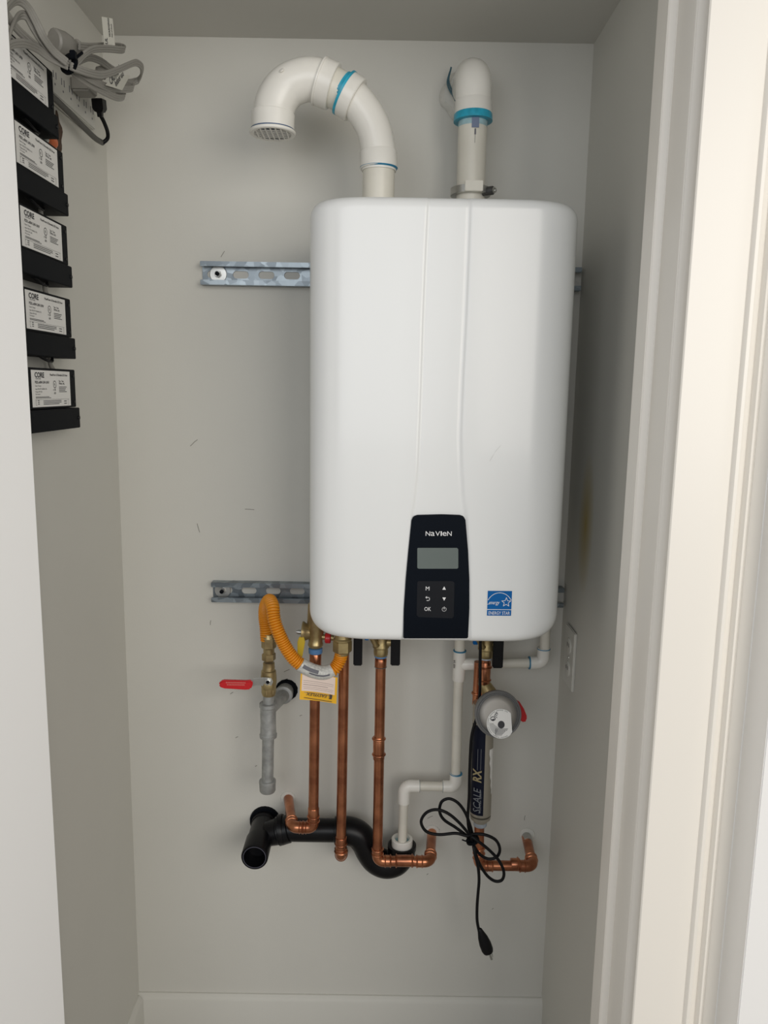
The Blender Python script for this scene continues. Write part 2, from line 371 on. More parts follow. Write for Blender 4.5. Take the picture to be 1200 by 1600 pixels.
# blue energy badge
cx, cz = P(780,942,1.222).x, P(780,942,1.222).z; sb = S(780,942,1.222,1)
yb = surfY(cx, cz) - 0.0004
a = surfY(cx-0.018, cz); b = surfY(cx+0.018, cz); rr = Vector((0.036, b-a, 0))
fb = frame((cx, min(yb, (a+b)/2-0.0006), cz), rr, up)
bm = quad(bmesh.new(), fb, -20*sb, 20*sb, -21*sb, 21*sb, 0.0); BADGE = printobj('energy_badge', bm, LABELW, WH); BADGE['label'] = 'blue and white square energy badge'
bm = quad(bmesh.new(), fb, -19*sb, 19*sb, -9.6*sb, 20*sb, 0.0003); quad(bm, fb, -19*sb, 19*sb, -20*sb, -10.6*sb, 0.0003); printobj('badge_ground', bm, BLUE, BADGE)
bm = bmesh.new()
R_ = 24.5; stroke(bm, fb, [(R_*sb*math.sin(t)*0.86, (-7.5+R_*math.cos(t))*sb) for t in [-1.02+i*2.04/24 for i in range(25)]], 0.9*sb, 0.0006)
st = [(10.5+7.6*math.sin(i*math.pi/5)*(1 if i%2==0 else 0.42), 1.8+7.6*math.cos(i*math.pi/5)*(1 if i%2==0 else 0.42)) for i in range(11)]
stroke(bm, fb, [(x*sb, y*sb) for x, y in st], 0.8*sb, 0.0006)
text_into(bm, 'energy', 8.6*sb, fb @ Matrix.Translation((-17*sb, -1.5*sb, 0.0006)), sx=0.70, shear=0.3)
stroke(bm, fb, [(-19*sb,-1.6*sb),(-15*sb,-1*sb)], 0.7*sb, 0.0006)
text_into(bm, 'ENERGY STAR', 7.6*sb, fb @ Matrix.Translation((0, -18.2*sb, 0.0006)), align='CENTER', sx=0.70)
printobj('badge_lettering', bm, INKW, BADGE)
bm = bmesh.new()
for (xa,ya),(xb,yb_) in (((768,722),(774,712)),((776,708),(785,698))):
    A_=P(xa,ya,1.2); B_=P(xb,yb_,1.2)
    A_.y=B_.y=surfY(A_.x,A_.z)-0.0003; mm=frame(A_, rt, up); stroke(bm, mm, [(0,0),(B_.x-A_.x,B_.z-A_.z)], 0.0006)
printobj('scratch', bm, mat('scratch_grey',(0.55,0.55,0.53),0.6), WH)
# clear film scraps at the panel top corner and surface screw on the top
obj('cover_screw', LA((P(838,318,1.4).x, 1.30, hz1-0.0005), (0,0,1), [(0,0.004),(0.003,0.004),(0.004,0.002)], seg=12), STEEL, WH)
obj('cover_screw', LA((P(558,305,1.35).x, 1.29, hz1-0.0005), (0,0,1), [(0,0.004),(0.003,0.004),(0.004,0.002)], seg=12), STEEL, WH)
# ================================================================== strut channels
def strut(pyt, pyb, label, anchor, pxl):
    zt = pyt; zb = pyb; x0 = P(pxl, 430, 1.558).x; x1 = 0.3835
    T = thing('strut_channel', label, 'strut channel', ((x0+x1)/2, YW, (zt+zb)/2), 'slotted steel channels behind the heater')
    bm = bmesh.new(); t = 0.0027; yf = 1.5575; lip = 0.0095
    for sgn, ze in ((1, zt), (-1, zb)):
        a, b = (ze-t, ze) if sgn > 0 else (ze, ze+t)
        box(bm, x0, x1, yf, YW-0.0005, a, b)                       # web sides
        a, b = (ze-lip, ze) if sgn > 0 else (ze, ze+lip)
        box(bm, x0, x1, yf-0.0012, yf+0.002, a, b)                 # turned lips
        q = ze - sgn*lip
        a, b = (q, q+t) if sgn > 0 else (q-t, q)
        box(bm, x0, x1, yf+0.002, yf+0.006, a, b)
    obj('channel', bm, GALV, T, bevel=0.0008)
    # slotted back
    bm = bmesh.new(); yb = YW-0.003; zc = (zt+zb)/2; sh = 0.0072; sl = 0.0085; pitch = 0.0508; xs = x0 + 0.0250
    n = int((x1-xs)/pitch)+1; xc = x0
    for k in range(n):
        c = xs + k*pitch
        if c + pitch/2 > x1: break
        L = xc; Rr = c + pitch/2 if k < n-1 else x1
        out = [Vector((L, yb, zt-t)), Vector((Rr, yb, zt-t)), Vector((Rr, yb, zb+t)), Vector((L, yb, zb+t))]
        inn = [Vector((c + (sl if math.cos(q) > 0 else -sl) + sh*math.cos(q), yb, zc + sh*math.sin(q))) for q in [math.pi/2 - (i+0.5)*2*math.pi/24 for i in range(24)]]
        # connect: right half fan + left half fan
        vo = [bm.verts.new(p) for p in out]; vi = [bm.verts.new(p) for p in inn]
        bm.faces.new([vo[0], vo[1]] + [vi[i] for i in range(0, -12, -1)][::-1][0:0] + [vi[0], vi[-1]])
        bm.faces.new([vo[1], vo[2]] + vi[0:12][::-1])
        bm.faces.new([vo[2], vo[3], vi[12], vi[11]])
        bm.faces.new([vo[3], vo[0]] + vi[12:24][::-1])
        for i in range(24):
            j = (i+1) % 24; p = bm.verts.new(inn[i]+Vector((0,0.0026,0))); q = bm.verts.new(inn[j]+Vector((0,0.0026,0)))
            bm.faces.new((vi[i], vi[j], q, p))
        xc = Rr
    obj('slotted_back', bm, GALV, T, smooth=20)
    ax = P(anchor[0], anchor[1], 1.575); ax.z = zc
    obj('washer', LA((ax.x, YW-0.0032, zc), (0,-1,0), [(0,0.0165),(0.0018,0.0165),(0.0022,0.0160),(0.0022,0.004)], seg=32), STEEL, T)
    bo = obj('anchor_bolt', LA((ax.x, YW-0.005, zc), (0,-1,0), [(0,0.0068),(0.006,0.0068),(0.0066,0.006)], seg=6, rot=0.3), STEEL, T, smooth=20)
    obj('bolt_end', LA((ax.x, YW-0.010, zc), (0,-1,0), [(0,0.0042),(0.007,0.0042),(0.0076,0.003)], seg=16), BLACKP, bo)
    return T
strut(1.7600, 1.7155, 'upper galvanized slotted steel channel crossing the wall behind the heater', (341,427), 313)
strut(1.1145, 1.0725, 'lower galvanized slotted steel channel above the brass gas valve', (348,926), 320)
# ================================================================== vent pipes
# left: air intake with gooseneck
YI = 1.40
pc = lambda x, y, Y=YI: P(x, y, Y)
VI = thing('intake_vent_pipe', 'white gooseneck vent pipe with round grille on the left', 'vent pipe', pc(592,305))
r2 = S(590,280,YI,25)
obj('pipe', TU([pc(591,330), pc(592,250)], r2, seg=40), PVC2, VI)
def hub(a, b, r, **k):
    a, b = Vector(a), Vector(b); L = (b-a).length; return LA(a, b-a, [(0, r*0.965),(0.0008, r),(L-0.0015, r),(L, r*0.97)], seg=44, **k)
# lower elbow: from vertical to up-left
path = spline([pc(592,268), pc(592,245), pc(590,228), pc(585,205), pc(576,185), pc(563,166), pc(551,153), pc(542,147)], 6)
obj('elbow', TU(path, [S(590,240,YI,27.0)]*len(path), seg=44), PVC, VI, smooth=60)
obj('elbow_collar', hub(pc(592,264), pc(591,237), S(590,250,YI,29.2)), PVC, VI)
obj('primer_line', LA(pc(592,264.8), (0,0,1), [(0,r2+0.003),(0.0022,S(590,250,YI,29.7)),(0.003,r2)], seg=44), NAVY if False else mat('blue_line', (0.02,0.20,0.36), 0.4), VI)
obj('elbow_collar', hub(pc(538,145), pc(556,157), S(530,140,YI,34.0)), PVC, VI)
obj('nipple', TU([pc(505,128), pc(540,147)], r2*1.16, seg=40), PVC2, VI)
bm = LA(pc(538,145), pc(538,145)-pc(556,157), [(-0.004,r2),(-0.003,S(530,140,YI,34.6)),(0.0012,S(530,140,YI,34.6)),(0.0022,r2*1.18),(0.0075,r2*1.17),(0.0078,r2)], seg=44)
for v in bm.verts:
    if v.co.x > 0: pass
obj('primer_smear', bm, PRIMER, VI, label='blue primer ring')
# upper elbow and downturn
path = spline([pc(510,131), pc(497,125.5), pc(483,124), pc(467,127), pc(450,135), pc(437,149), pc(429,167), pc(427,185), pc(426,200)], 6)
obj('elbow', TU(path, [S(480,130,YI,31.0) + S(480,130,YI,1.0)*i/len(path) for i in range(len(path))], seg=44), PVC, VI, smooth=60)
obj('elbow_collar', hub(pc(500,127), pc(521,136), S(500,130,YI,35)), PVC, VI)
obj('elbow_rim', LA(pc(499,126.5), pc(521,136)-pc(500,127), [(-0.001,r2),(0,S(500,130,YI,36.2)),(0.003,S(500,130,YI,36.2)),(0.004,r2)], seg=44), PVC, VI)
g0, g1 = pc(427,177), pc(426,204)
obj('elbow_collar', hub(g0, g1, S(427,190,YI,33.5)), PVC, VI)
obj('primer_line', LA(g1+Zp*0.0015, (0,0,-1), [(0,r2),(0.0006,S(427,200,YI,34.2)),(0.0022,S(427,200,YI,34.2)),(0.003,r2)], seg=44), NAVY, VI)
# grille: flanged ring and bars
gc = g1 + Zp*-0.001; Rg = S(427,205,YI,36.0); Ri = S(427,205,YI,29)
GR = obj('vent_grille', LA(gc, (0,0,-1), [(0,Ri),(0,Rg-0.001),(0.0012,Rg),(0.0042,Rg),(0.0055,Rg-0.0015),(0.0058,Ri+0.002),(0.0050,Ri),(0.0,Ri)], seg=48, cap=False), PVC, VI)
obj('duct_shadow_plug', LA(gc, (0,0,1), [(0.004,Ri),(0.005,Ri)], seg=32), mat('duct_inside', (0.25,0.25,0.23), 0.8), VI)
for k in range(-3, 4):
    o = k*Ri*2/7.4; hl = math.sqrt(max(0, Ri*Ri-o*o))
    for ax in (0, 1):
        if ax and abs(k) == 3: continue
        bm = bmesh.new()
        if ax == 0: box(bm, gc.x+o-0.0012, gc.x+o+0.0012, gc.y-hl, gc.y+hl, gc.z-0.0054, gc.z-0.0030)
        else: box(bm, gc.x-hl, gc.x+hl, gc.y+o-0.0012, gc.y+o+0.0012, gc.z-0.0050, gc.z-0.0026)
        obj('grille_bar', bm, PVC, GR, flat=True)
obj('mould_mark', LA(pc(440,110,YI-0.033), (-0.45,-0.7,0.55), [(0,0.004),(0.001,0.0037),(0.0015,0.002)], seg=16), PVC, VI)
# right: exhaust into the wall
YE = 1.475
VE = thing('exhaust_vent_pipe', 'white straight vent pipe with blue primer band turning into the wall', 'vent pipe', pc(735,305,YE))
re = S(735,250,YE,22.3)
ep = lambda x, y: P(x, y, YE)
obj('pipe', TU([ep(734.5,330), ep(739,180)], re, seg=40), PVC2, VE)
top = ep(740,117)
path = fillet([ep(739.5,170), top + Zp*0.004, Vector((top.x, YW+0.01, top.z+0.004))], 0.034, 10)
obj('elbow', TU(path, S(740,130,YE,28.0), seg=44), PVC, VE, smooth=60)
obj('elbow_collar', hub(ep(739.2,188), ep(739.6,158), S(740,170,YE,28.8)), PVC, VE)
obj('primer_band', LA(ep(739,191), ep(739.6,158)-ep(739,191), [(0,re),(0.0006,S(740,170,YE,30.4)),(0.012,S(740,170,YE,29.9)),(0.0135,S(740,170,YE,28.9)),(0.014,re)], seg=44), PRIMER, VE, label='bright blue primer band')
obj('primer_wash', LA(ep(738.4,200), Zp, [(0,re+0.0002),(0.012,re+0.0003)], seg=40, cap=False), PRIMER2, VE)
bm = bmesh.new(); m = frame(ep(740.5,192)+Vector((0,-re-0.0011,0)), rt, up); quad(bm, m, -0.0065, 0.0065, -0.016, 0.002); printobj('stamp_mark', bm, mat('stamp_ink', (0.16,0.20,0.30), 0.6), VE)
bm = bmesh.new(); m = frame(ep(740,210)+Vector((0,-re-0.0006,0)), rt, up); quad(bm, m, -0.0014, 0.0014, -0.008, 0.002); quad(bm, m, -0.0005, 0.0002, -0.022, -0.008); printobj('stamp_mark', bm, INKG, VE)
# caulk collar round the wall hole
cc = Vector((top.x-0.008, YW-0.001, top.z+0.0))
bm = LA(cc, (0,-1,0), [(0,0.044),(0.004,0.042),(0.009,0.038),(0.012,0.035)], seg=40)
for v in bm.verts:
    q = math.atan2(v.co.z-cc.z, v.co.x-cc.x); v.co.x += 0.0022*math.sin(5*q+1); v.co.z += 0.0022*math.sin(7*q)
obj('caulk_collar', bm, CAULK, VE)
for a in ([(703,112),(699,128),(702,140),(708,150),(712,158)], [(705,105),(701,125),(706,142),(711,155)]):
    obj('sealant_smear', TU(spline([P(x,y,1.555) for x,y in a], 5), 0.0016, seg=8), mat('teal_sealant', (0.05,0.12,0.15), 0.5) if 'teal_sealant' not in MATS else MATS['teal_sealant'], VE)
# rubber coupling boot on the heater flue + hose clamp
bs = ep(734.8,311)
obj('flue_collar', LA(Vector((bs.x,bs.y,hz1-0.002)), Zp, [(0,re+0.0045),(0.034,re+0.0040),(0.036,re)], seg=40), PVC2, VE)
CL = obj('hose_clamp', LA(ep(734.8,306.5), Zp, [(0,re+0.0095),(0.0002,re+0.0105),(0.0125,re+0.0105),(0.0127,re+0.0095)], seg=40), STEEL, VE, label='steel band clamp')
m = frame(ep(737,300)+Vector((0,-re-0.011,0)), rt, up); obj('clamp_pad', box(bmesh.new(), -0.016, 0.016, -0.007, 0.011, -0.006, 0.001, m), PVC2, VE, bevel=0.001)
cs = ep(762,303)+Vector((0.002,-0.022,0))
obj('clamp_housing', TU([cs+Vector((-0.012,0.006,0)), cs+Vector((0.004,-0.004,0))], 0.0075, seg=18), mat('dark_steel', (0.10,0.10,0.10), 0.4, metal=0.7), CL)
obj('clamp_screw', LA(cs+Vector((0.004,-0.004,0)), Vector((0.6,-0.75,0)), [(0,0.0052),(0.004,0.0052),(0.004,0.0030),(0.002,0.0028)], seg=16), STEEL, CL)
# ================================================================== copper pipes
RC = 0.0104
def ring(parent, c, ax, r, h=0.0035, name='fitting_bead', m=None):
    return obj(name, LA(Vector(c)-Vector(ax).normalized()*h/2, ax, [(0,r*0.97),(h*0.25,r*1.11),(h*0.5,r*1.15),(h*0.75,r*1.11),(h,r*0.97)], seg=28), m or COPPER, parent)
def sleeve(parent, a, b, r, name='fitting_sleeve', m=None):
    o = obj(name, hub(a, b, r), m or COPPER, parent); return o
def cpath(parent, pts, r=RC, bend=0.018):
    """straight runs and elbows of a copper line: each straight run and each elbow a part"""
    pts = [Vector(p) for p in pts]
    for i in range(len(pts)-1):
        a, b = pts[i], pts[i+1]; d = (b-a).normalized(); L = (b-a).length
        a2 = a + d*(bend if i > 0 else 0); b2 = b - d*(bend if i < len(pts)-2 else 0)
        if (b2-a2).dot(d) > 0.004: obj('pipe', TU([a2-d*0.001, b2+d*0.001], r, seg=28), COPPER, parent)
    for i in range(1, len(pts)-1):
        a, b, c = pts[i-1], pts[i], pts[i+1]; d1 = (a-b).normalized(); d2 = (c-b).normalized(); e = bend+0.010
        e1 = min(e, (a-b).length*0.55); e2 = min(e, (c-b).length*0.55)
        E = obj('elbow', TU(fillet([b+d1*e1, b, b+d2*e2], bend, 10), r*1.13, seg=28), COPPER, parent, smooth=60)
        for dd, ee in ((d1, e1), (d2, e2)): ring(E, b+dd*(ee-0.001), dd, r*1.12, name='elbow_bead'); ring(E, b+dd*(bend*0.9), dd, r*1.12, 0.003, name='elbow_bead')
YA = 1.465
# A: left hot line
CA = thing('copper_pipe', 'leftmost copper pipe, behind the hanging yellow tag, elbowing left into the wall', 'pipe', P(490,1150,YA))
a0 = P(493,1020,YA); a1 = P(489.5,1293,YA); a2 = Vector((P(457,1293,YA).x, YA, a1.z)); a3 = Vector((P(450,1247,YW).x, YW+0.004, P(450,1247,YW).z))
cpath(CA, [a0, a1, a2, a3], bend=0.0165)
sleeve(CA, P(493,1021,YA), P(492.5,1042,YA), RC*1.14)
ring(CA, P(493,1044,YA), Zp, RC*1.05, 0.003, m=STEEL, name='solder_bead')
sleeve(CA, P(490,1262,YA), P(490,1276,YA), RC*1.1)
obj('wall_escutcheon', LA((a3.x, YW-0.0005, a3.z), (0,-1,0), [(0,0.0165),(0.002,0.0155),(0.0025,0.012)], seg=20), CAULK, CA)
# B
YB = 1.470
CB = thing('copper_pipe', 'second copper pipe from left, passing behind the hose nut and bending straight back', 'pipe', P(535,1150,YB))
b1 = P(532.5,1336,YB)
cpath(CB, [P(538,1000,YB), b1, Vector((b1.x, YW+0.004, b1.z-0.068))], bend=0.017)
sleeve(CB, P(533,1308,YB), P(533,1322,YB), RC*1.14); ring(CB, P(533,1330,YB), Zp, RC*1.22, 0.005)
# C
YC = 1.470
CC = thing('copper_pipe', 'third copper pipe from left, coupled midway, running along the front of the trap', 'pipe', P(593,1150,YC))
c0 = P(595,1028,YC); c1 = P(589.5,1345,YC); c2 = Vector((P(672,1345,YC).x, YC, c1.z)); c3 = Vector((P(675,1302,YW).x, YW+0.004, P(675,1300,YW).z))
cpath(CC, [c0, c1, c2, c3], bend=0.0185)
sleeve(CC, P(595,1029,YC), P(594.5,1041,YC), RC*1.14)
ring(CC, P(594.7,1042,YC), Zp, RC*1.05, 0.002, m=STEEL, name='solder_bead')
sleeve(CC, P(592,1151,YC), P(591.8,1186,YC), RC*1.12, name='coupling')
ring(CC, P(592,1154,YC), Zp, RC*1.2, 0.0045); ring(CC, P(592,1178.5,YC), Zp, RC*1.2, 0.0045)
sleeve(CC, P(620,1345,YC), P(647,1345,YC), RC*1.13, name='coupling')
ring(CC, P(619,1345,YC), Xp, RC*1.18); ring(CC, P(644,1345,YC), Xp, RC*1.18)
obj('wall_escutcheon', LA((c3.x, YW-0.0005, c3.z), (0,-1,0), [(0,0.017),(0.002,0.016),(0.0025,0.012)], seg=20), CAULK, CC)
# D
YD = 1.475
CD = thing('copper_pipe', 'rightmost copper pipe under the filter cylinder, elbowing right into the wall', 'pipe', P(755,1320,YD))
d0 = P(749,1286,YD); d1 = P(748,1352,YD); d2 = Vector((P(833,1349,YD).x, YD, d1.z)); d3 = Vector((P(822,1308,YW).x, YW+0.004, P(822,1306,YW).z))
cpath(CD, [d0, d1, d2, d3], bend=0.019)
ring(CD, P(748,1324,YD), Zp, RC*1.2, 0.005); sleeve(CD, P(798,1350,YD), P(812,1350,YD), RC*1.14); ring(CD, P(809,1350,YD), Xp, RC*1.2)
obj('pipe_stub', TU([d3+Vector((0,-0.03,0)), d3], RC*1.03, seg=24), STEEL, CD)
obj('wall_escutcheon', LA((d3.x+0.002, YW-0.0005, d3.z+0.002), (0,-1,0), [(0,0.0175),(0.002,0.0165),(0.0025,0.012)], seg=20), CAULK, CD)
# ================================================================== brass isolation valves under the heater
def hexnut(bm, c, ax, r, h, rot=0.0):
    return lathe(bm, Vector(c)-Vector(ax).normalized()*h/2, ax, [(0,r*0.9),(h*0.1,r),(h*0.9,r),(h,r*0.9)], seg=6, rot=rot)
def lever(parent, px0, px1, py1, Y, m=RUBBER):
    a = P(px0, 985, Y); b = P(px1, 985, Y); z1 = P((px0+px1)/2, py1, Y).z
    bm = bmesh.new(); box(bm, a.x, b.x, Y-0.002, Y+0.010, z1, a.z+0.03)
    return obj('handle', bm, m, parent, bevel=0.0018)
# over pipe A: relief valve with yellow tab
VA = thing('relief_valve', 'brass relief valve with yellow lever and blue tape at the heater lower left', 'valve', P(492,1000,YA))
bm = bmesh.new()
c = P(493,1008,YA)
lathe(bm, c, Zp, [(-0.004,0.0125),(0.000,0.0150),(0.004,0.0150),(0.006,0.0138),(0.020,0.0140),(0.026,0.0165),(0.050,0.0165),(0.085,0.015)], seg=28)
obj('body', bm, BRASS, VA)
e = P(476,988,YA)
obj('side_outlet', LA(e+Vector((0.024,0,0)), (-1,0,0.05), [(0,0.011),(0.012,0.0125),(0.022,0.0175),(0.0265,0.0205),(0.029,0.0205),(0.0295,0.019)], seg=32), BRASS, VA)
obj('outlet_stem', LA(e+Vector((-0.0045,0,0)), (-1,0,0.05), [(0,0.0045),(0.009,0.0045),(0.009,0.003),(0.012,0.003)], seg=14), STEEL, VA)
bm = bmesh.new(); plate(bm, [P(x,y,1.45) for x,y in ((468,994),(475,994),(477,1002),(474,1018),(471,1033),(465,1032),(465,1015),(465,1002))], (0,-1,0), 0.005)
obj('pull_lever', bm, YEL, VA, bevel=0.001, label='yellow pull lever')
obj('blue_tape', LA(P(493,1020.5,YA), Zp, [(0,0.0125),(0.001,0.0137),(0.010,0.0139),(0.011,0.012)], seg=28), TAPE, VA, label='blue tape wrap')
VR = thing('red_pipe_cap', 'small red ring fitting between relief valve and hose nut', 'fitting', P(513,997,YA))
obj('ring_body', LA(P(508,997,YA), Xp, [(0,0.009),(0.0015,0.0105),(0.010,0.0105),(0.0115,0.009)], seg=24), RED, VR)
obj('stem', TU([P(503,995,YA), P(522,997,YA)], 0.0055, seg=16), BRASS, VR)
def isovalve(px, py, label, lev, tapes, Y=YC):
    V = thing('isolation_valve', label, 'valve', P(px, py-10, Y), 'brass isolation valves with black levers')
    c = P(px, py, Y); bm = bmesh.new()
    lathe(bm, c, Zp, [(-0.003,0.0115),(0.000,0.0140),(0.007,0.0146),(0.014,0.0140),(0.016,0.0165),(0.019,0.0165),(0.024,0.0150),(0.045,0.0145),(0.09,0.0145)], seg=28)
    obj('body', bm, BRASS, V)
    obj('side_boss', TU([c+Vector((0.004,0,0.026)), c+Vector((0.030,-0.004,0.028))], 0.0085, seg=20), BRASS, V)
    obj('drain_arm', TU([c+Vector((-0.004,-0.006,0.022)), c+Vector((-0.010,-0.016,0.026)), c+Vector((-0.020,-0.018,0.046))], 0.006, seg=16), BRASS, V)
    lever(V, lev[0], lev[1], lev[2], Y-0.020)
    obj('lever_pin', LA(P((lev[0]+lev[1])/2, 990, Y-0.024), (0,-1,0), [(0,0.005),(0.004,0.005)], seg=6), STEEL, V)
    obj('thread_tape', LA(c+Zp*-0.005, Zp, [(0,0.0118),(0.001,0.0128),(0.006,0.0128),(0.007,0.0115)], seg=24), tapes, V, label='blue thread tape')
    return V
isovalve(595, 1023, 'brass valve with black lever above the third copper pipe', (611,626,1040), TAPE)
VC = isovalve(759, 1026, 'brass cold inlet valve with black lever above the round filter head', (772,788,1044), TAPE2, YD)
bm = bmesh.new(); p = P(742,1003,YD-0.01); box(bm, p.x-0.004, p.x+0.006, p.y-0.006, p.y+0.004, p.z-0.004, p.z+0.03); obj('blue_marker', bm, BLUE, VC, bevel=0.001, label='blue cold marker')
SB = thing('gas_shutoff_lever', 'short black lever hanging beside the large brass hose nut', 'lever', P(560,1000,1.45))
a = lever(SB, 552.5, 566.5, 1040, 1.45)
obj('pivot_stem', TU([P(559,985,1.462), P(572,993,1.462)], 0.004, seg=12), STEEL, SB)
bm = bmesh.new(); p = P(573,996,1.45); box(bm, p.x-0.004, p.x+0.004, p.y, p.y+0.004, p.z-0.006, p.z+0.02); obj('blue_marker', bm, BLUE, SB, bevel=0.0008)
# ================================================================== yellow gas connector
YG = 1.485
GC = thing('gas_connector', 'yellow corrugated flexible gas hose looping from brass valve to heater', 'gas hose', P(470,1010,1.44))
keys = [(417,1000,YG),(416,985,YG),(414,965,YG),(415,948,1.475),(421,938,1.455),(426,948,1.43),(428,965,1.418),(434,985,1.412),(444,1007,1.412),(458,1028,1.412),(474,1041,1.414),(492,1049,1.417),(508,1051,1.42),(522,1045,1.425),(531,1031,1.43),(534,1018,1.43)]
ctr = spline([P(*k) for k in keys], 40)
# resample evenly, ridge every 3.9 mm
L = [0]
for a, b in zip(ctr[:-1], ctr[1:]): L.append(L[-1] + (b-a).length)
def at_len(s):
    import bisect
    i = max(0, min(len(L)-2, bisect.bisect_right(L, s)-1)); t = (s-L[i])/max(1e-9, L[i+1]-L[i]); return ctr[i].lerp(ctr[i+1], t)
step = 0.0047/6; n = int(L[-1]/step)
cp = [at_len(i*step) for i in range(n+1)]
rg = 0.0128
obj('hose', TU(cp, [rg*(1.02, 1.03, 1.0, 0.93, 0.76, 0.93)[i % 6] for i in range(n+1)], seg=26), ORANGE, GC, smooth=70)
# printed wrap
def nearest_s(px, py, Y):
    t = P(px,py,Y); return min(range(len(ctr)), key=lambda i: (ctr[i]-t).length)
i0, i1 = nearest_s(468,1039,1.414), nearest_s(520,1048,1.424)
wp = [at_len(L[i0] + (L[i1]-L[i0])*k/16) for k in range(17)]
WR = obj('printed_wrap', TU(wp, rg*1.07, seg=30), WRAP, GC, label='grey printed paper wrap')
bm = bmesh.new()
for (k0, k1, q0, q1) in ((1, 9, 0.10, 0.62), (5, 14, -0.22, 0.02)):
    rows = []
    for k in range(k0, k1+1):
        T = (wp[min(k+1,16)]-wp[max(k-1,0)]).normalized(); o = (Vector((0,-1,0)) + T*T.y).normalized(); u = T.cross(o)*-1
        if u.z < 0: u = -u
        rows.append([bm.verts.new(wp[k] + (o*math.cos(q)+u*math.sin(q))*rg*1.085) for q in [q0+(q1-q0)*j/4 for j in range(5)]])
    for r0, r1_ in zip(rows[:-1], rows[1:]):
        for j in range(4): bm.faces.new((r0[j], r1_[j], r1_[j+1], r0[j+1]))
printobj('print_bars', bm, INKG, WR)
# brass end nuts
bm = bmesh.new(); n2 = P(535,1008,1.43)
hexnut(bm, n2+Zp*-0.002, Zp, 0.0185, 0.024, 0.15)
lathe(bm, n2+Zp*-0.019, Zp, [(0,0.0128),(0.004,0.0135),(0.006,0.0155)], seg=28); lathe(bm, n2+Zp*0.010, Zp, [(0,0.0175),(0.003,0.0178),(0.005,0.015),(0.03,0.0125)], seg=28)
obj('end_nut', bm, BRASS, GC, smooth=25, label='large brass hose nut')
bm = bmesh.new(); n1 = P(420,1003,YG)
hexnut(bm, n1+Zp*-0.001, Zp, 0.0150, 0.024, 0.15); lathe(bm, n1+Zp*0.009, Zp, [(0,0.0145),(0.004,0.0135),(0.008,0.0118)], seg=24)
obj('end_nut', bm, BRASS, GC, smooth=25)
# hanging tag on the hose
TG = thing('hanging_tag', 'yellow and pale hanging tag with upside-down lettering below the hose wrap', 'tag', P(497,1060,1.418))
def tgp(x, y):
    p = P(x, y, 1.412); p.y += 0.004*math.sin((x-468)/59*math.pi) ; return p
bm = bmesh.new(); nxx = 12
yt = lambda t: 1050+8*t
TL = lambda s, t: tgp(469.5+57.5*s - 1.5*t + 0.6*(1-t), (1049+10*s)*(1-t) + (1093+7*s)*t)
fr = [[bm.verts.new(TL(i/nxx, j/6)) for i in range(nxx+1)] for j in range(7)]
bk = [[bm.verts.new(v.co+Vector((0,0.0006,0))) for v in r] for r in fr]
for j in range(6):
    for i in range(nxx):
        bm.faces.new((fr[j][i], fr[j][i+1], fr[j+1][i+1], fr[j+1][i])); bm.faces.new((bk[j][i], bk[j+1][i], bk[j+1][i+1], bk[j][i+1]))
TC = obj('tag_card', bm, TAGY, TG, label='yellow card')
bm = bmesh.new()
def TLf(s, t, off): p = TL(s, t).copy(); p.y -= off; return p
fr = [[bm.verts.new(TLf(0.04+0.90*i/nxx, 0.02+0.66*j/6, 0.0005)) for i in range(nxx+1)] for j in range(7)]
for j in range(6):
    for i in range(nxx): bm.faces.new((fr[j][i], fr[j][i+1], fr[j+1][i+1], fr[j+1][i]))
printobj('pale_panel', bm, TAGP, TC)
bm = bmesh.new()
for t0, hgt, s0, s1 in [(0.30,0.012,0.08,0.9),(0.37,0.01,0.08,0.9),(0.44,0.018,0.08,0.75),(0.52,0.01,0.08,0.9),(0.58,0.01,0.1,0.88),(0.725,0.02,0.12,0.9)]:
    for i in range(nxx):
        sa = s0+(s1-s0)*i/nxx; sb_ = s0+(s1-s0)*(i+1)/nxx
        bm.faces.new([bm.verts.new(TLf(a_, b_, 0.0008)) for a_, b_ in ((sa,t0),(sb_,t0),(sb_,t0+hgt),(sa,t0+hgt))])
printobj('rule_lines', bm, mat('rule_ink', (0.30,0.24,0.22), 0.6), TC)
o_ = TLf(0.88, 0.80, 0.0030); e_ = TLf(0.12, 0.80, 0.0030)
m = frame(o_, (e_-o_), (0,0,-1)); sp = S(500,1085,1.42,1)
bm = TX('EASYFLEX', 7.2*sp, m @ Matrix.Translation((8*sp, -2*sp-2.5*sp, 0)), bold=0.008, shear=0.2, sx=1.0)
text_into(bm, 'E', 9*sp, m @ Matrix.Translation((0.5*sp, -5*sp, 0)), bold=0.06, sx=0.95)
stroke(bm, m, [(0, 5.6*sp), (43*sp, 4.6*sp)], 0.9*sp)
printobj('tag_lettering', bm, INKB, TC)
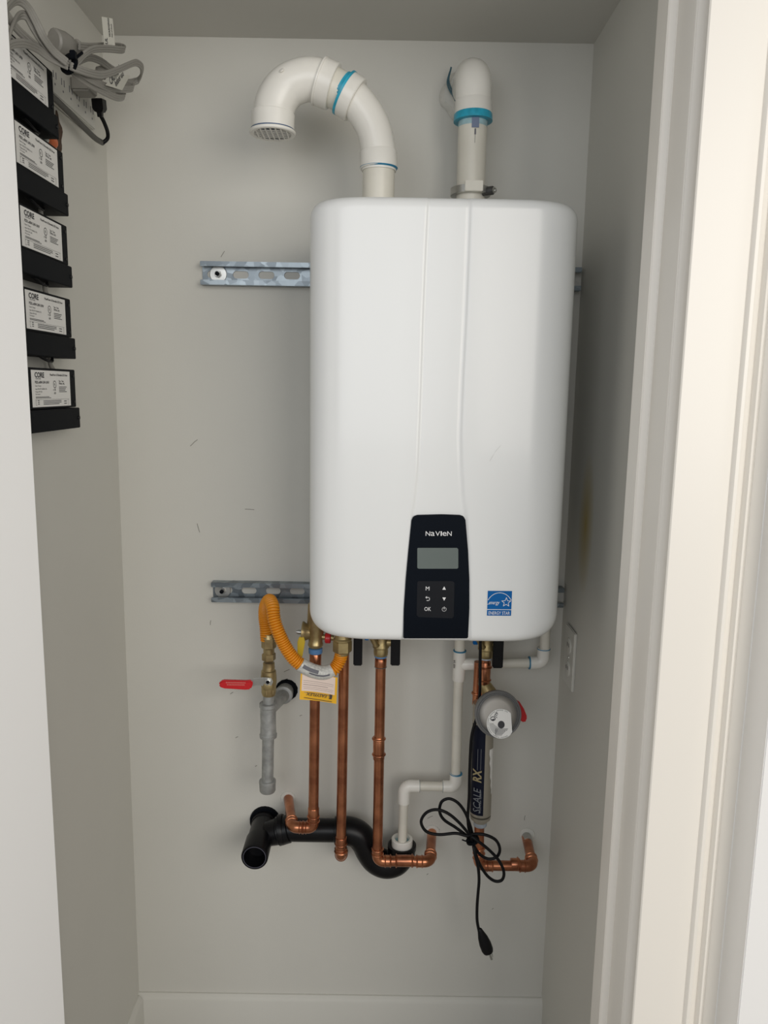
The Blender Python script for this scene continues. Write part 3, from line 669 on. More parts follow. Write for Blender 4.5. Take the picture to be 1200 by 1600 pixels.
# ================================================================== gas ball valve
GV = thing('gas_ball_valve', 'brass gas ball valve with long red lever handle pointing left', 'valve', P(420,1065,YG))
bm = bmesh.new(); gx = lambda y: P(420, y, YG)
lathe(bm, gx(1022), Zp, [(-0.006,0.0105),(0.0,0.0112),(0.012,0.0112)], seg=24)
hexnut(bm, gx(1026), Zp, 0.0140, 0.015, 0.3)
lathe(bm, gx(1040), Zp, [(-0.004,0.0125),(0.0,0.0118),(0.006,0.0118),(0.007,0.011)], seg=24)
lathe(bm, gx(1086), Zp, [(0,0.0130),(0.004,0.0142),(0.012,0.0142),(0.016,0.0150),(0.030,0.0162),(0.040,0.0160),(0.052,0.0148),(0.054,0.0125),(0.06,0.0118)], seg=28)
obj('body', bm, BRASS, GV, smooth=30)
bm = bmesh.new(); hexnut(bm, gx(1078), Zp, 0.0150, 0.014, 0.3); obj('hex_end', bm, BRASS, GV, smooth=20)
s0 = gx(1066)+Vector((-0.001,-0.016,0))
obj('stem_nut', LA(s0, (0,-1,0), [(0,0.010),(0.004,0.010),(0.005,0.0072),(0.0085,0.0072),(0.009,0.006)], seg=24), BRASS, GV)
hb = obj('handle_strap', plate(bmesh.new(), [P(x,y,YG-0.021) for x,y in ((424,1059),(427,1065),(424,1071),(417,1072),(402,1070),(391,1073),(391,1061),(402,1058.5),(415,1058))], (0,-1,0), 0.0025), STEEL, GV, bevel=0.0006)
obj('handle_nut', LA(P(418.5,1065.5,YG-0.0238), (0,-1,0), [(0,0.0062),(0.004,0.0062),(0.0045,0.005)], seg=6), STEEL, GV, smooth=20)
obj('handle_bolt', LA(P(418.5,1065.5,YG-0.0275), (0,-1,0), [(0,0.0035),(0.003,0.0033)], seg=14), BLACKP, GV)
bm = bmesh.new(); plate(bm, [P(x,y,YG-0.018) for x,y in ((395,1060.5),(396,1067),(393,1074.5),(385,1075.5),(352,1073.5),(346,1071.5),(342.5,1067.5),(345,1062.5),(351,1060.5),(385,1061.5))], (0,-1,0), 0.010)
HG = obj('handle_grip', bm, RED, GV, bevel=0.0025, label='red vinyl grip')
bm = bmesh.new(); m = frame(P(353,1067.5,YG-0.0284), rt, up)
for j, (a_, b_) in enumerate(((0,0.040),(0.002,0.038))):
    for i in range(12): quad(bm, m, a_+(b_-a_)*i/12, a_+(b_-a_)*(i+0.65)/12, -0.0045*j, 0.0028-0.0045*j)
printobj('grip_marks', bm, mat('pale_red', (0.62,0.16,0.14), 0.5), HG)
# ================================================================== galvanized drip leg
DL = thing('gas_drip_leg', 'grey galvanized tee and capped pipe below the brass gas valve', 'pipe', P(419,1200,YG))
q = lambda y, x=419: P(x, y, YG)
obj('upper_nipple', TU([q(1082,420), q(1105)], 0.0115, seg=28), GALVP, DL)
zT, zB = q(1098).z, q(1152).z
obj('tee', LA(Vector((q(1125).x, YG, zB)), Zp, [(0,0.0150),(0.001,0.0176),(0.007,0.0180),(0.009,0.0164),(0.03,0.0158),(zT-zB-0.010,0.0162),(zT-zB-0.008,0.0178),(zT-zB-0.001,0.0176),(zT-zB,0.0145)], seg=32), GALVP, DL)
br = Vector((q(1110).x, YG, q(1110).z))
obj('branch_pipe', TU([br, Vector((br.x+0.022, YW-0.028, br.z+0.005)), Vector((br.x+0.024, YW+0.003, br.z+0.005))], 0.0135, seg=28), GALVP, DL)
obj('branch_collar', LA(Vector((br.x+0.022, YW-0.030, br.z+0.005)), (0.05,1,0), [(0,0.016),(0.001,0.0195),(0.008,0.020),(0.010,0.017),(0.020,0.0165),(0.0285,0.0180)], seg=28), GALVP, DL)
obj('wall_ring', LA(Vector((br.x+0.026, YW-0.0005, br.z+0.006)), (0,-1,0), [(0,0.0245),(0.0025,0.0235),(0.003,0.018)], seg=14), BLACKP, DL)
obj('lower_nipple', TU([q(1150), q(1222,418)], 0.0122, seg=28), GALVP, DL)
cz_ = P(418,1238,YG); obj('end_cap', LA(Vector((P(418,1225,YG).x, YG, cz_.z)), Zp, [(0,0.010),(0.002,0.0148),(0.005,0.0166),(0.020,0.0170),(0.0225,0.0176),(0.027,0.0172),(0.028,0.013)], seg=30), GALVP, DL)
# ================================================================== white condensate PVC
YV = 1.515
CV = thing('condensate_pipe', 'thin white plastic condensate drain pipe with tee under the heater', 'pipe', P(715,1100,YV))
v = lambda x, y: P(x, y, YV)
rp = S(715,1100,YV,7.4); rh = S(715,1100,YV,9.6)
LINE = MATS['blue_line']
obj('pipe', TU([v(719.5,960), v(718,1030)], rp*1.08, seg=28), PVC2, CV)
TE = obj('tee', hub(v(716.5,1063), v(718.3,1018), rh), PVC, CV)
obj('tee_branch', hub(v(717,1038), v(748,1037), rh*0.97), PVC, TE)
obj('primer_line', LA(v(718.4,1018), Zp, [(0,rp),(0.0006,rh*1.06),(0.0026,rh*1.06),(0.003,rp)], seg=28), LINE, CV)
obj('pipe', TU([v(716.5,1060), v(712,1215)], rp, seg=28), PVC2, CV)
def pelb(pts, name='elbow', bend=0.014):
    path = fillet(pts, bend, 10); return obj(name, TU(path, rh, seg=30), PVC, CV, smooth=60)
k1 = v(711.5,1229); kx = Vector((v(632,1229).x, YV, k1.z))
pelb([v(712.5,1208), k1, Vector((v(691,1229).x, YV, k1.z))])
obj('primer_line', LA(v(712.6,1209.5), Zp, [(0,rp),(0.0005,rh*1.05),(0.0020,rh*1.05),(0.0025,rp)], seg=28), LINE, CV)
obj('pipe', TU([k1+Vector((-0.012,0,0)), kx], rp*0.97, seg=28), PVC2, CV)
pelb([Vector((v(656,1229).x, YV, k1.z)), kx, P(631,1254,YV)])
for xx in (655.5, 691.5): obj('joint_line', LA(Vector((v(xx,1229).x-0.0006, YV, k1.z)), Xp, [(0,rp),(0.0003,rh*1.01),(0.0010,rh*1.01),(0.0013,rp)], seg=28), MATS['teal_sealant'], CV)
obj('pipe', TU([P(631,1250,YV), P(628,1326,YV)], rp*0.98, seg=28), PVC2, CV)
# branch to the right and up
obj('pipe', TU([v(740,1037), v(846,1035.5)], rp, seg=28), PVC2, CV)
tb = v(848.5,1035); pelb([v(828,1035.5), tb, P(849.5,1012,YV)], bend=0.013)
obj('primer_line', LA(v(827,1035.5), Xp, [(-0.0012,rp),(-0.001,rh*1.06),(0.0012,rh*1.06),(0.0014,rp)], seg=28), LINE, CV)
obj('pipe', TU([v(850.5,1018), v(852,985), v(853,960)], rp*1.03, seg=28), PVC2, CV)
obj('primer_line', LA(v(849.5,1014.5), Zp, [(0,rp),(0.0005,rh*1.06),(0.0020,rh*1.06),(0.0025,rp)], seg=28), LINE, CV)
bm = bmesh.new(); m = frame(P(711,1044,YV-rh-0.0012), (0,0,1), (-1,0,0)); text_into(bm, 'NSF 3/4', 0.0052, m, bold=0.03); printobj('tee_print', bm, INKB, TE)
# ================================================================== black drain
DR = thing('drain_trap', 'thick black plastic drain pipe with U-trap and open front stub', 'drain pipe', P(480,1300,1.525))
YR = 1.522; rd = 0.0262
w_ = lambda x, y: P(x, y, YR)
z0_ = w_(500,1297).z
def W(x, z): return Vector((x, YR, z))
xh = w_(440,1297).x
obj('pipe', TU([W(xh, z0_), W(w_(535,1297).x, z0_)], rd*0.93, seg=36), ABS, DR)
tp = [w_(528,1297), w_(545,1298), w_(560,1304), w_(570,1316), w_(577,1330), w_(587,1343), w_(602,1350), w_(617,1347), w_(626,1337), w_(628,1325)]
obj('trap_bend', TU(spline(tp, 6), rd*1.12, seg=36), ABS, DR, smooth=60)
obj('trap_collar', hub(w_(523,1297), w_(536,1297), rd*1.08), ABS, DR)
tc_ = P(628,1325,YR)
obj('trap_rim', LA(Vector((tc_.x,YR,tc_.z-0.002)), Zp, [(0,rd*1.12),(0.001,rd*1.17),(0.010,rd*1.17),(0.011,rd*1.0),(0.006,rd*0.7)], seg=40), ABS, DR)
BU = obj('white_bushing', LA(Vector((tc_.x,YR,tc_.z+0.004)), Zp, [(0,0.0205),(0.001,0.0225),(0.018,0.0228),(0.0195,0.0215),(0.0195,0.0165),(0.012,0.0150),(0.012,0.005)], seg=40), PVC, DR, label='white reducer bushing')
obj('primer_ring', LA(Vector((tc_.x,YR,tc_.z+0.0168)), Zp, [(0,0.0162),(0.0006,0.0162),(0.0012,0.0095),(0.0004,0.0095)], seg=32, cap=False), PRIMER2, BU)
obj('primer_ring', LA(Vector((tc_.x,YR,tc_.z+0.0180)), Zp, [(0,0.0100),(0.001,0.0110),(0.002,0.0100)], seg=32, cap=False), PRIMER, BU)
# tee hub on the left, its front stub and its wall end
xt = -0.2505; zt_ = 0.5655
obj('hub', LA(W(w_(446,1297).x, z0_), Vector((xt,0,zt_)) - Vector((w_(446,1297).x,0,z0_)), [(-0.008,rd*0.98),(-0.007,rd*1.1),(0.016,rd*1.15),(0.018,rd*1.05),(0.04,rd*0.98)], seg=36), ABS, DR)
obj('hub_rim', hub(W(w_(436,1297).x, z0_-0.001), W(w_(444,1297).x, z0_+0.001), rd*1.2), ABS, DR)
obj('tee_body', LA((xt, YW+0.004, zt_), (0,-1,0), [(0,rd*1.04),(0.024,rd*1.04),(0.026,rd*0.97),(0.080,rd*0.97),(0.082,rd*1.06),(0.138,rd*1.06),(0.140,rd*1.03),(0.140,rd*0.90),(0.10,rd*0.88),(0.10,0.001)], seg=40, cap=False), ABS, DR)
obj('stub_edge', LA((xt, YW-0.1362, zt_), (0,-1,0), [(0,rd*0.90),(0.0006,rd*0.90),(0.0006,rd*0.86),(0,rd*0.86)], seg=40, cap=False), mat('worn_abs', (0.09,0.09,0.12), 0.4), DR)
obj('wall_flange', LA((xt+0.001, YW-0.0005, zt_+0.001), (0,-1,0), [(0,rd*1.30),(0.006,rd*1.26),(0.0065,rd)], seg=26), BLACKP, DR)
# ================================================================== cartridge filter, head and label
FI = thing('scale_filter', 'upright silver filter cylinder with navy label beside the white drain pipe', 'filter', P(752,1200,YD))
f0 = P(751,1283,YD-0.010); f1 = P(756,1110,YD-0.010); YF2 = YD-0.010
rf = S(752,1200,YF2,16.6)
FC = obj('cylinder', TU([P(750.5,1270,YF2), P(756,1098,YF2)], rf, seg=48), CYLM, FI)
Lc = P(750.2,1284,YF2)
obj('neck', LA(Lc, Zp, [(0,0.0125),(0.002,0.0145),(0.009,0.0150),(0.0095,rf*0.96),(0.016,rf*0.98)], seg=36), CYLM, FI)
obj('neck_tape', LA(P(750,1290,YF2), Zp, [(0,0.0120),(0.002,0.0138),(0.009,0.0136),(0.011,0.012)], seg=28), TAPE2, FI)
def cyl_patch(q0, q1, y0, y1, m, name, off=0.0004, ragged=False, nseg=14, nv=10, parent=FC):
    bm = bmesh.new(); rows = []
    for j in range(nv+1):
        yy = y0 + (y1-y0)*j/nv; c = P(756-5.5*(yy-1098)/172, yy, YF2)
        a0_, a1_ = q0, q1
        if ragged: a0_ += random.uniform(-0.10, 0.12) + 0.45*(j/nv)**1.5
        rows.append([bm.verts.new(c + Vector((math.sin(t), -math.cos(t), 0))*(rf+off)) for t in [a0_+(a1_-a0_)*i/nseg for i in range(nseg+1)]])
    for r0, r1_ in zip(rows[:-1], rows[1:]):
        for i in range(nseg): bm.faces.new((r0[i], r0[i+1], r1_[i+1], r1_[i]))
    return printobj(name, bm, m, parent)
NL = cyl_patch(-1.35, 0.12, 1128, 1266, NAVYL, 'navy_label'); NL['label'] = 'navy product label'
cyl_patch(0.62, 1.35, 1165, 1236, LABELW, 'torn_sticker', ragged=True)['label'] = 'torn white sticker'
bm = bmesh.new()
for s_, q_, yb_, sz in (('SCALE', -0.42, 1262, 17), ('RX', -0.42, 1215, 15)):
    c = P(756-5.5*(yb_-1098)/172, yb_, YF2); n_ = Vector((math.sin(q_), -math.cos(q_), 0)); rgt = Vector((0,0,1)); upv = Vector((-math.cos(q_), -math.sin(q_), 0))
    m = frame(c + n_*(rf+0.0012) + upv*-0.006, P(756,1100,YF2)-P(751,1250,YF2), upv)
    if s_ == 'SCALE': text_into(bm, s_, S(750,1200,YF2,sz), m, sx=0.84, shear=0.15)
    else:
        b2 = TX(s_, S(750,1200,YF2,19), m, sx=0.80, bold=0.03, shear=0.15); printobj('gold_lettering', b2, GOLD, NL)
text_into(bm, 'Water Filter System', S(750,1200,YF2,5), frame(P(747.5,1262,YF2)+Vector((0.002,-rf-0.0009,0)), P(756,1100,YF2)-P(751,1250,YF2), (-1,0,0)), sx=0.9)
for j, (a_, b_) in enumerate(((1195,1165),(1195,1160))):
    m = frame(P(744+5*j,a_,YF2)+Vector((0,-rf-0.0008,0)), P(756,1100,YF2)-P(751,1250,YF2), (-1,0,0)); quad(bm, m, 0, 0.045, 0, 0.0007)
printobj('white_lettering', bm, mat('faded_ink', (0.20,0.21,0.22), 0.6), NL)
# copper and tee between valve and filter head
FH = thing('copper_tee_riser', 'copper riser with brass tee behind the round cap', 'pipe', P(755,1060,YD))
h = lambda x, y, Y=YD: P(x, y, Y)
cpx = h(757,1030)
obj('pipe', TU([h(758.5,1028), h(753,1115)], RC, seg=28), COPPER, FH)
sleeve(FH, h(758,1034), h(756.5,1068), RC*1.14, name='coupling')
ring(FH, h(757.8,1042), Zp, RC*1.2, 0.0045); ring(FH, h(757,1062), Zp, RC*1.15, 0.003)
obj('side_pipe', TU([h(747.5,1034,YD+0.02), h(744,1100,YD+0.02)], RC*0.8, seg=24), COPPER, FH)
ring(FH, h(745,1083,YD+0.02), Zp, RC*0.95, 0.005)
obj('brass_branch', LA(h(758,1072), Vector((0.5,-0.35,-0.75)), [(-0.012,0.010),(0,0.0135),(0.012,0.015),(0.028,0.0165)], seg=26), BRASS, FH)
# round cap facing the room
KC = thing('round_filter_cap', 'round grey metal cap with white paper disc label facing the room', 'cap', P(778,1115,1.40))
cap_c = P(777.5,1115,1.385); view = Vector((0.02,-0.965,0.26)).normalized()
rk = S(777,1115,1.385,36.2)
obj('dish', LA(cap_c, view, [(-0.060,0.018),(-0.050,0.026),(-0.030,rk*0.90),(-0.012,rk*0.97),(0,rk),(0.004,rk*1.01),(0.0075,rk),(0.009,rk*0.955),(0.0085,rk*0.93),(0.006,rk*0.92)], seg=56), CAPG, KC, smooth=30)
obj('rim', LA(cap_c, view, [(0.006,rk*0.90),(0.0075,rk*0.905),(0.0100,rk*0.895),(0.0105,rk*0.87),(0.0080,rk*0.845),(0.0035,rk*0.83),(0.003,rk*0.80)], seg=56), CAPG, KC, smooth=30)
obj('centre_disc', LA(cap_c, view, [(0.0062,rk*0.80),(0.0064,rk*0.79),(0.0090,rk*0.72),(0.0098,rk*0.55),(0.0100,0.001)], seg=56), CAPI, KC, smooth=60)
obj('hex_neck', LA(cap_c, view, [(-0.066,0.015),(-0.058,0.018)], seg=6), BRASS, KC)
lc = P(781,1129,1.372); lr = Vector((1,0,0)); lu = (Vector((0,0,1)) - view*view.z).normalized(); lr = lu.cross(view)
mk = frame(cap_c + view*0.0108 + lr*S(778,1115,1.38,3.5) + lu*-S(778,1115,1.38,14.0), lr, lu)
if (mk.to_3x3() @ Vector((0,0,1))).dot(view) < 0: mk = frame(mk.translation, -lr, lu)
rl = S(778,1129,1.38,22.5)
angs = [math.radians(a) for a in range(46, 316, 6)]
bm = bmesh.new(); plate(bm, [mk @ Vector((rl*math.cos(a)*0.98, rl*math.sin(a), 0)) for a in angs] + [mk @ Vector((rl*0.78, -rl*0.55, 0)), mk @ Vector((rl*0.70, rl*0.60, 0))], mk.to_3x3() @ Vector((0,0,1)), 0.0004)
DK = obj('paper_disc', bm, LABELW, KC, flat=True, label='white round printed paper label, clipped at right')
bm = bmesh.new(); bm.faces.new([bm.verts.new(mk @ Vector((0.02*rl+rl*0.24*math.cos(a), -0.06*rl+rl*0.26*math.sin(a), 0.0008))) for a in [i*2*math.pi/20 for i in range(20)]])
ma = mk @ Matrix.Rotation(math.radians(55), 4, 'Z')
for j in range(9):
    for i in range(5):
        r_ = rl*(0.34+0.055*(j%6)); 
rot = mk @ Matrix.Rotation(math.radians(62), 4, 'Z')
for j in range(10):
    yy = rl*(0.72-0.08*j); hl = math.sqrt(max(0.0, (rl*0.80)**2 - yy*yy))
    x_ = -hl
    while x_ < -rl*0.30:
        wdt = rl*random.uniform(0.03, 0.08); quad(bm, rot, x_, x_+wdt, yy-rl*0.02, yy+rl*0.02, 0.0007); x_ += wdt + rl*0.03
for j in range(9):
    yy = -rl*(0.34+0.055*j); x_ = -rl*0.40
    while x_ < rl*(0.50-0.06*j):
        wdt = rl*random.uniform(0.03, 0.08); quad(bm, mk, x_, x_+wdt, yy-rl*0.018, yy+rl*0.018, 0.0007); x_ += wdt + rl*0.03
text_into(bm, 'JTF', rl*0.26, rot @ Matrix.Translation((rl*0.22, rl*0.48, 0.0007)), bold=0.03)
stroke(bm, mk, [(-rl*0.55+rl*0.16*math.cos(t), rl*0.34+rl*0.13*math.sin(t)) for t in [i*2*math.pi/14 for i in range(15)]], rl*0.05, 0.0007)
bm.faces.new([bm.verts.new(mk @ Vector((-rl*0.55+rl*x, rl*0.30+rl*y, 0.0008))) for x, y in ((-0.12,-0.02),(0.13,0.06),(0.02,-0.14))])
for i in range(46):
    t = math.radians(60+i*5.4)
    if i % 7 == 3: continue
    stroke(bm, mk, [(rl*0.88*math.cos(t), rl*0.90*math.sin(t)), (rl*0.925*math.cos(t), rl*0.945*math.sin(t))], rl*0.035, 0.0007)
printobj('disc_print', bm, INKB, DK)
RH = plate(bmesh.new(), [P(x,y,1.425) for x,y in ((797,1093),(804,1091),(811,1095),(818,1106),(822,1116),(822,1123),(818,1127),(813,1124),(806,1113),(799,1105))], (0,-1,0), 0.009)
obj('red_lever', RH, RED, KC, bevel=0.0022, label='red lever sticking out behind the cap')
# ================================================================== power cord
k = [(751,985,1.443),(750.5,1010,1.443),(750,1050,1.441),(749.5,1085,1.438),(745,1120,1.436),(737,1150,1.434),(734,1200,1.434),(733,1245,1.430),(731,1280,1.425),(735,1305,1.418),
 (741,1318,1.412),(737,1298,1.408),(728,1272,1.405),(716,1255,1.404),(702,1248,1.404),(690,1253,1.405),(687,1268,1.407),(694,1281,1.409),(712,1293,1.410),(728,1305,1.408),(740,1316,1.404),
 (733,1304,1.398),(718,1286,1.396),(700,1271,1.396),(682,1265,1.397),(666,1270,1.398),(658,1284,1.399),(666,1299,1.400),(686,1304,1.401),(712,1302,1.400),(730,1306,1.398),
 (744,1303,1.392),(760,1305,1.390),(775,1313,1.390),(781,1327,1.391),(776,1339,1.392),(763,1342,1.393),(750,1335,1.393),(741,1322,1.392),
 (737,1308,1.388),(745,1313,1.384),(763,1327,1.384),(779,1344,1.385),(787,1361,1.386),(785,1374,1.387),(775,1377,1.388),(763,1370,1.389),(752,1355,1.389),(744,1337,1.388),(740,1322,1.386),
 (742,1334,1.380),(747,1355,1.380),(748.5,1375,1.380),(747,1395,1.380),(745.5,1415,1.380),(745.5,1438,1.380),(748.5,1455,1.380)]
PC = obj('power_cord', TU(spline([P(*q) for q in k], 8), 0.0030, seg=14), RUBBER, WH, smooth=70, label='coiled black power cord hanging in front of the filter')
tie_c = P(740,1315,1.396)
obj('cord_tie', LA(tie_c + Vector((-0.003,0,0.006)), Vector((0.35,0,-1)), [(0,0.011),(0.001,0.0135),(0.006,0.0135),(0.007,0.011)], seg=24), BLACKP, PC)
obj('tie_tail', TU([P(733,1313,1.384), P(727,1314,1.382), P(722,1312,1.382)], 0.0014, seg=8), BLACKP, PC)
pl0, pl1 = P(749.5,1452,1.380), P(763,1488,1.380); pd = (pl1-pl0)
PG = obj('plug', TU([pl0-pd*0.03, pl0, pl0+pd*0.10, pl0+pd*0.35, pl0+pd*0.62, pl0+pd*0.88, pl0+pd*0.99, pl1], [0.003,0.0045,0.0060,0.0098,0.0120,0.0118,0.0100,0.008], seg=22, up=(0,-1,0), flat=(0.85,1)), RUBBER, PC, smooth=50)
dn_ = pd.normalized(); sd = dn_.cross(Vector((0,-1,0))).normalized()
for off, dy, ln in ((0.0055, 0.000, 0.011), (-0.0055, 0.001, 0.005)):
    a_ = pl1 - dn_*0.002 + sd*off*-1; bm = bmesh.new(); m = frame(a_ + Vector((0,dy,0)), sd, dn_); box(bm, -0.0009, 0.0009, 0, ln+0.002, -0.003, 0.003, m)
    obj('prong', bm, STEEL, PC, flat=True)
obj('prong', TU([pl1-dn_*0.002+Vector((0.002,-0.005,0)), pl1+dn_*0.0125+Vector((0.002,-0.005,0))], 0.0021, seg=12), STEEL, PC)
# ================================================================== outlet on the right wall
OU = thing('wall_outlet', 'white duplex outlet with standing cover plate on the right wall', 'outlet', (XR, 1.50, 0.99))
bm = B(XR-0.0055, XR-0.0003, 1.452, 1.528, 0.928, 1.050); obj('cover_plate', bm, PLATE, OU, bevel=0.002)
for zc_ in (1.012, 0.964):
    fc = obj('receptacle', LA((XR-0.0050, 1.490, zc_), (-1,0,0), [(0,0.0165),(0.0022,0.0165),(0.0026,0.0155)], seg=28), PLATE, OU)
    for dy in (-0.0055, 0.0055): obj('slot', B(XR-0.0080, XR-0.0074, 1.490+dy-0.0010, 1.490+dy+0.0010, zc_-0.001, zc_+0.007), INKB, fc, flat=True)
obj('plate_screw', LA((XR-0.0053, 1.490, 0.988), (-1,0,0), [(0,0.0035),(0.0014,0.0032)], seg=14), STEEL, OU)
# ================================================================== LED drivers on the left wall
def driver(zt, yfar, label):
    T = thing('led_driver', label, 'power supply', (XL, yfar-0.10, zt-0.05), 'black lighting drivers stacked on the left wall')
    X = -0.510; y0 = yfar-0.215
    obj('housing', B(XL+0.0005, X, y0, yfar, zt-0.0605, zt), BLACKP, T, bevel=0.0008)
    cv = obj('wiring_cover', B(XL+0.0005, X+0.0035, y0, yfar+0.0045, zt-0.0945, zt-0.0615), BLACKP, T, bevel=0.0008)
    for yy, zz, p_ in ((yfar-0.0075, zt-0.010, T), (yfar-0.0075, zt-0.052, T)):
        obj('cover_screw', LA((X-0.0002, yy, zz), (1,0,0), [(0,0.0028),(0.0012,0.0024)], seg=12), RUBBER, p_)
    obj('cover_screw', LA((X+0.0033, yfar-0.0005, zt-0.078), (1,0,0), [(0,0.0036),(0.0016,0.0030)], seg=12), RUBBER, cv)
    Lb = thing0 = obj('label_plate', B(X+0.0001, X+0.0006, yfar-0.160, yfar-0.023, zt-0.0575, zt-0.0035), LABELW, T, bevel=0, label='white printed rating label')
    m = frame((X+0.0009, yfar-0.160, zt-0.0035), (0,1,0), (0,0,1))   # origin: label top left, text runs away from the room
    bm = bmesh.new()
    def t(s_, x, y, sz, **kk): text_into(bm, s_, sz, m @ Matrix.Translation((x, -y, 0)), **kk)
    t('CORE', 0.010, 0.0105, 0.0105, bold=0.035, sx=1.15); t('LIGHTING', 0.0125, 0.0135, 0.0032, sx=1.2)
    t('Phase/Power & Dimmable LED Driver', 0.062, 0.0075, 0.0044, bold=0.02, sx=0.95)
    t('PSDL-60W-24V-UNV', 0.010, 0.0195, 0.0054, bold=0.02, sx=1.0)
    t('Class 2 Output', 0.010, 0.0240, 0.0032); t('Input 100-277V 50/60Hz 0.7A', 0.010, 0.0285, 0.0032); t('Output 24V 2.5A', 0.010, 0.0325, 0.0032); t('Dry location', 0.010, 0.0360, 0.0030)
    for j, (xa, xb) in enumerate(((0.010,0.056),(0.010,0.062))): quad(bm, m, xa, xb, -0.0395-0.0016*j, -0.0387-0.0016*j)
    # certification ring and marks
    stroke(bm, m, [(0.078+0.0052*math.cos(a), -0.0205+0.0052*math.sin(a)) for a in [i*2*math.pi/18 for i in range(19)]], 0.0009)
    t('R', 0.0760, 0.0222, 0.0050, bold=0.02); t('c', 0.0715, 0.0300, 0.0050, bold=0.02); t('US', 0.0755, 0.0300, 0.0045, bold=0.02); t('LED', 0.0740, 0.0350, 0.0040, bold=0.02)
    t('Type   Tmax', 0.093, 0.0165, 0.0036, bold=0.02); t('TYPE HL  90C', 0.093, 0.0205, 0.0036, bold=0.03)
    for j in range(4): quad(bm, m, 0.093, 0.122-0.003*(j%3), -0.0250-0.0024*j, -0.0240-0.0024*j)
    quad(bm, m, 0.008, 0.130, -0.0433, -0.0430)
    for j in range(3): quad(bm, m, 0.035, 0.100-0.008*(j==2), -0.0458-0.0024*j, -0.0448-0.0024*j); quad(bm, m, 0.016, 0.022, -0.0450-0.0026*j, -0.0440-0.0026*j)
    stroke(bm, m, [(0.012,-0.0443),(0.010,-0.0443),(0.010,-0.0510),(0.013,-0.0510)], 0.0005)
    for j in range(2): quad(bm, m, 0.110, 0.120, -0.0470-0.0036*j, -0.0458-0.0036*j)
    stroke(bm, m, [(0.125,-0.0445),(0.127,-0.0445),(0.127,-0.0520),(0.125,-0.0520)], 0.0004)
    printobj('printing', bm, INKB, Lb)
    return T
names = ['topmost black lighting driver, partly behind the tied grey cords', 'second black lighting driver from the top, beside the hole in the wall',
         'middle black lighting driver of the stack of five', 'fourth black lighting driver, second from the bottom of the stack', 'bottommost black lighting driver of the left wall stack']
tops = [(1.985,1.255),(1.877,1.279),(1.767,1.281),(1.654,1.281),(1.542,1.286)]
for (zt, yf), nm in zip(tops, names): driver(zt, yf, nm)
for i in range(4):
    zt = tops[i][0]-0.0955; zb = tops[i+1][0]; Y = tops[i+1][1]
    C_ = thing('driver_cable', ['grey cable between the topmost and second drivers','grey cable between the second and middle drivers','grey cable between the middle and fourth drivers','grey cable between the fourth and bottommost drivers'][i], 'cable', (-0.53, Y-0.05, zb), 'cables linking the lighting drivers')
    obj('sheath', TU(spline([(-0.528,Y-0.050,zt+0.004),(-0.530,Y-0.046,(zt+zb)/2),(-0.529,Y-0.036,zb-0.003)],6), 0.0035, seg=12), GREYC, C_)
    for j in range(2): obj('lead', TU(spline([(-0.520+0.004*j,Y-0.12,zt+0.003),(-0.515,Y-0.085+0.01*j,zt-0.006),(-0.522,Y-0.055,zt+0.002)],6), 0.0014, seg=8), RUBBER, C_)
# ================================================================== power strip, cords, plugs
PS = thing('power_strip', 'white slotted power strip on the left wall beside the top driver', 'power strip', (XL, 1.37, 1.99))
bd = obj('strip_body', B(XL+0.0005, -0.522, 1.20, 1.462, 1.966, 2.020), PLATE, PS, bevel=0.002)
for i in range(6):
    y = 1.292 + i*0.031
    for dy in (-0.005, 0.005): obj('slot', B(-0.5222, -0.5216, y+dy-0.001, y+dy+0.001, 1.990, 2.000), INKG, bd, flat=True)
    obj('slot', B(-0.5222, -0.5216, y-0.0015, y+0.0015, 1.980, 1.983), INKG, bd, flat=True)
HO = thing('wall_hole', 'ragged hole with orange wire connector between the top two drivers', 'wall hole', (XL, 1.31, 1.90))
cH = PX(91, 208, XL+0.001)
bm = bmesh.new(); plate(bm, [Vector((XL+0.0004, cH.y + 0.016*math.cos(a)*(1+0.25*math.sin(5*a)), cH.z + 0.030*math.sin(a)*(1+0.18*math.sin(4*a+1)))) for a in [i*2*math.pi/28 for i in range(28)]], (1,0,0), 0.0006)
obj('torn_edge', bm, HOLE, HO, flat=True)
oc = PX(80, 221, -0.535); obj('wire_connector', TU([oc+Vector((0,-0.012,0.006)), oc+Vector((0,0.006,0.0)), oc+Vector((0,0.012,-0.002))], [0.0065,0.0085,0.006], seg=12), ORC, HO, label='orange wire connector')
wc = PX(71, 219, -0.533); obj('wire_connector', TU([wc+Vector((0,-0.010,0.008)), wc+Vector((0,0.004,0.0))], 0.0045, seg=10), PLATE, HO, label='white wire connector')
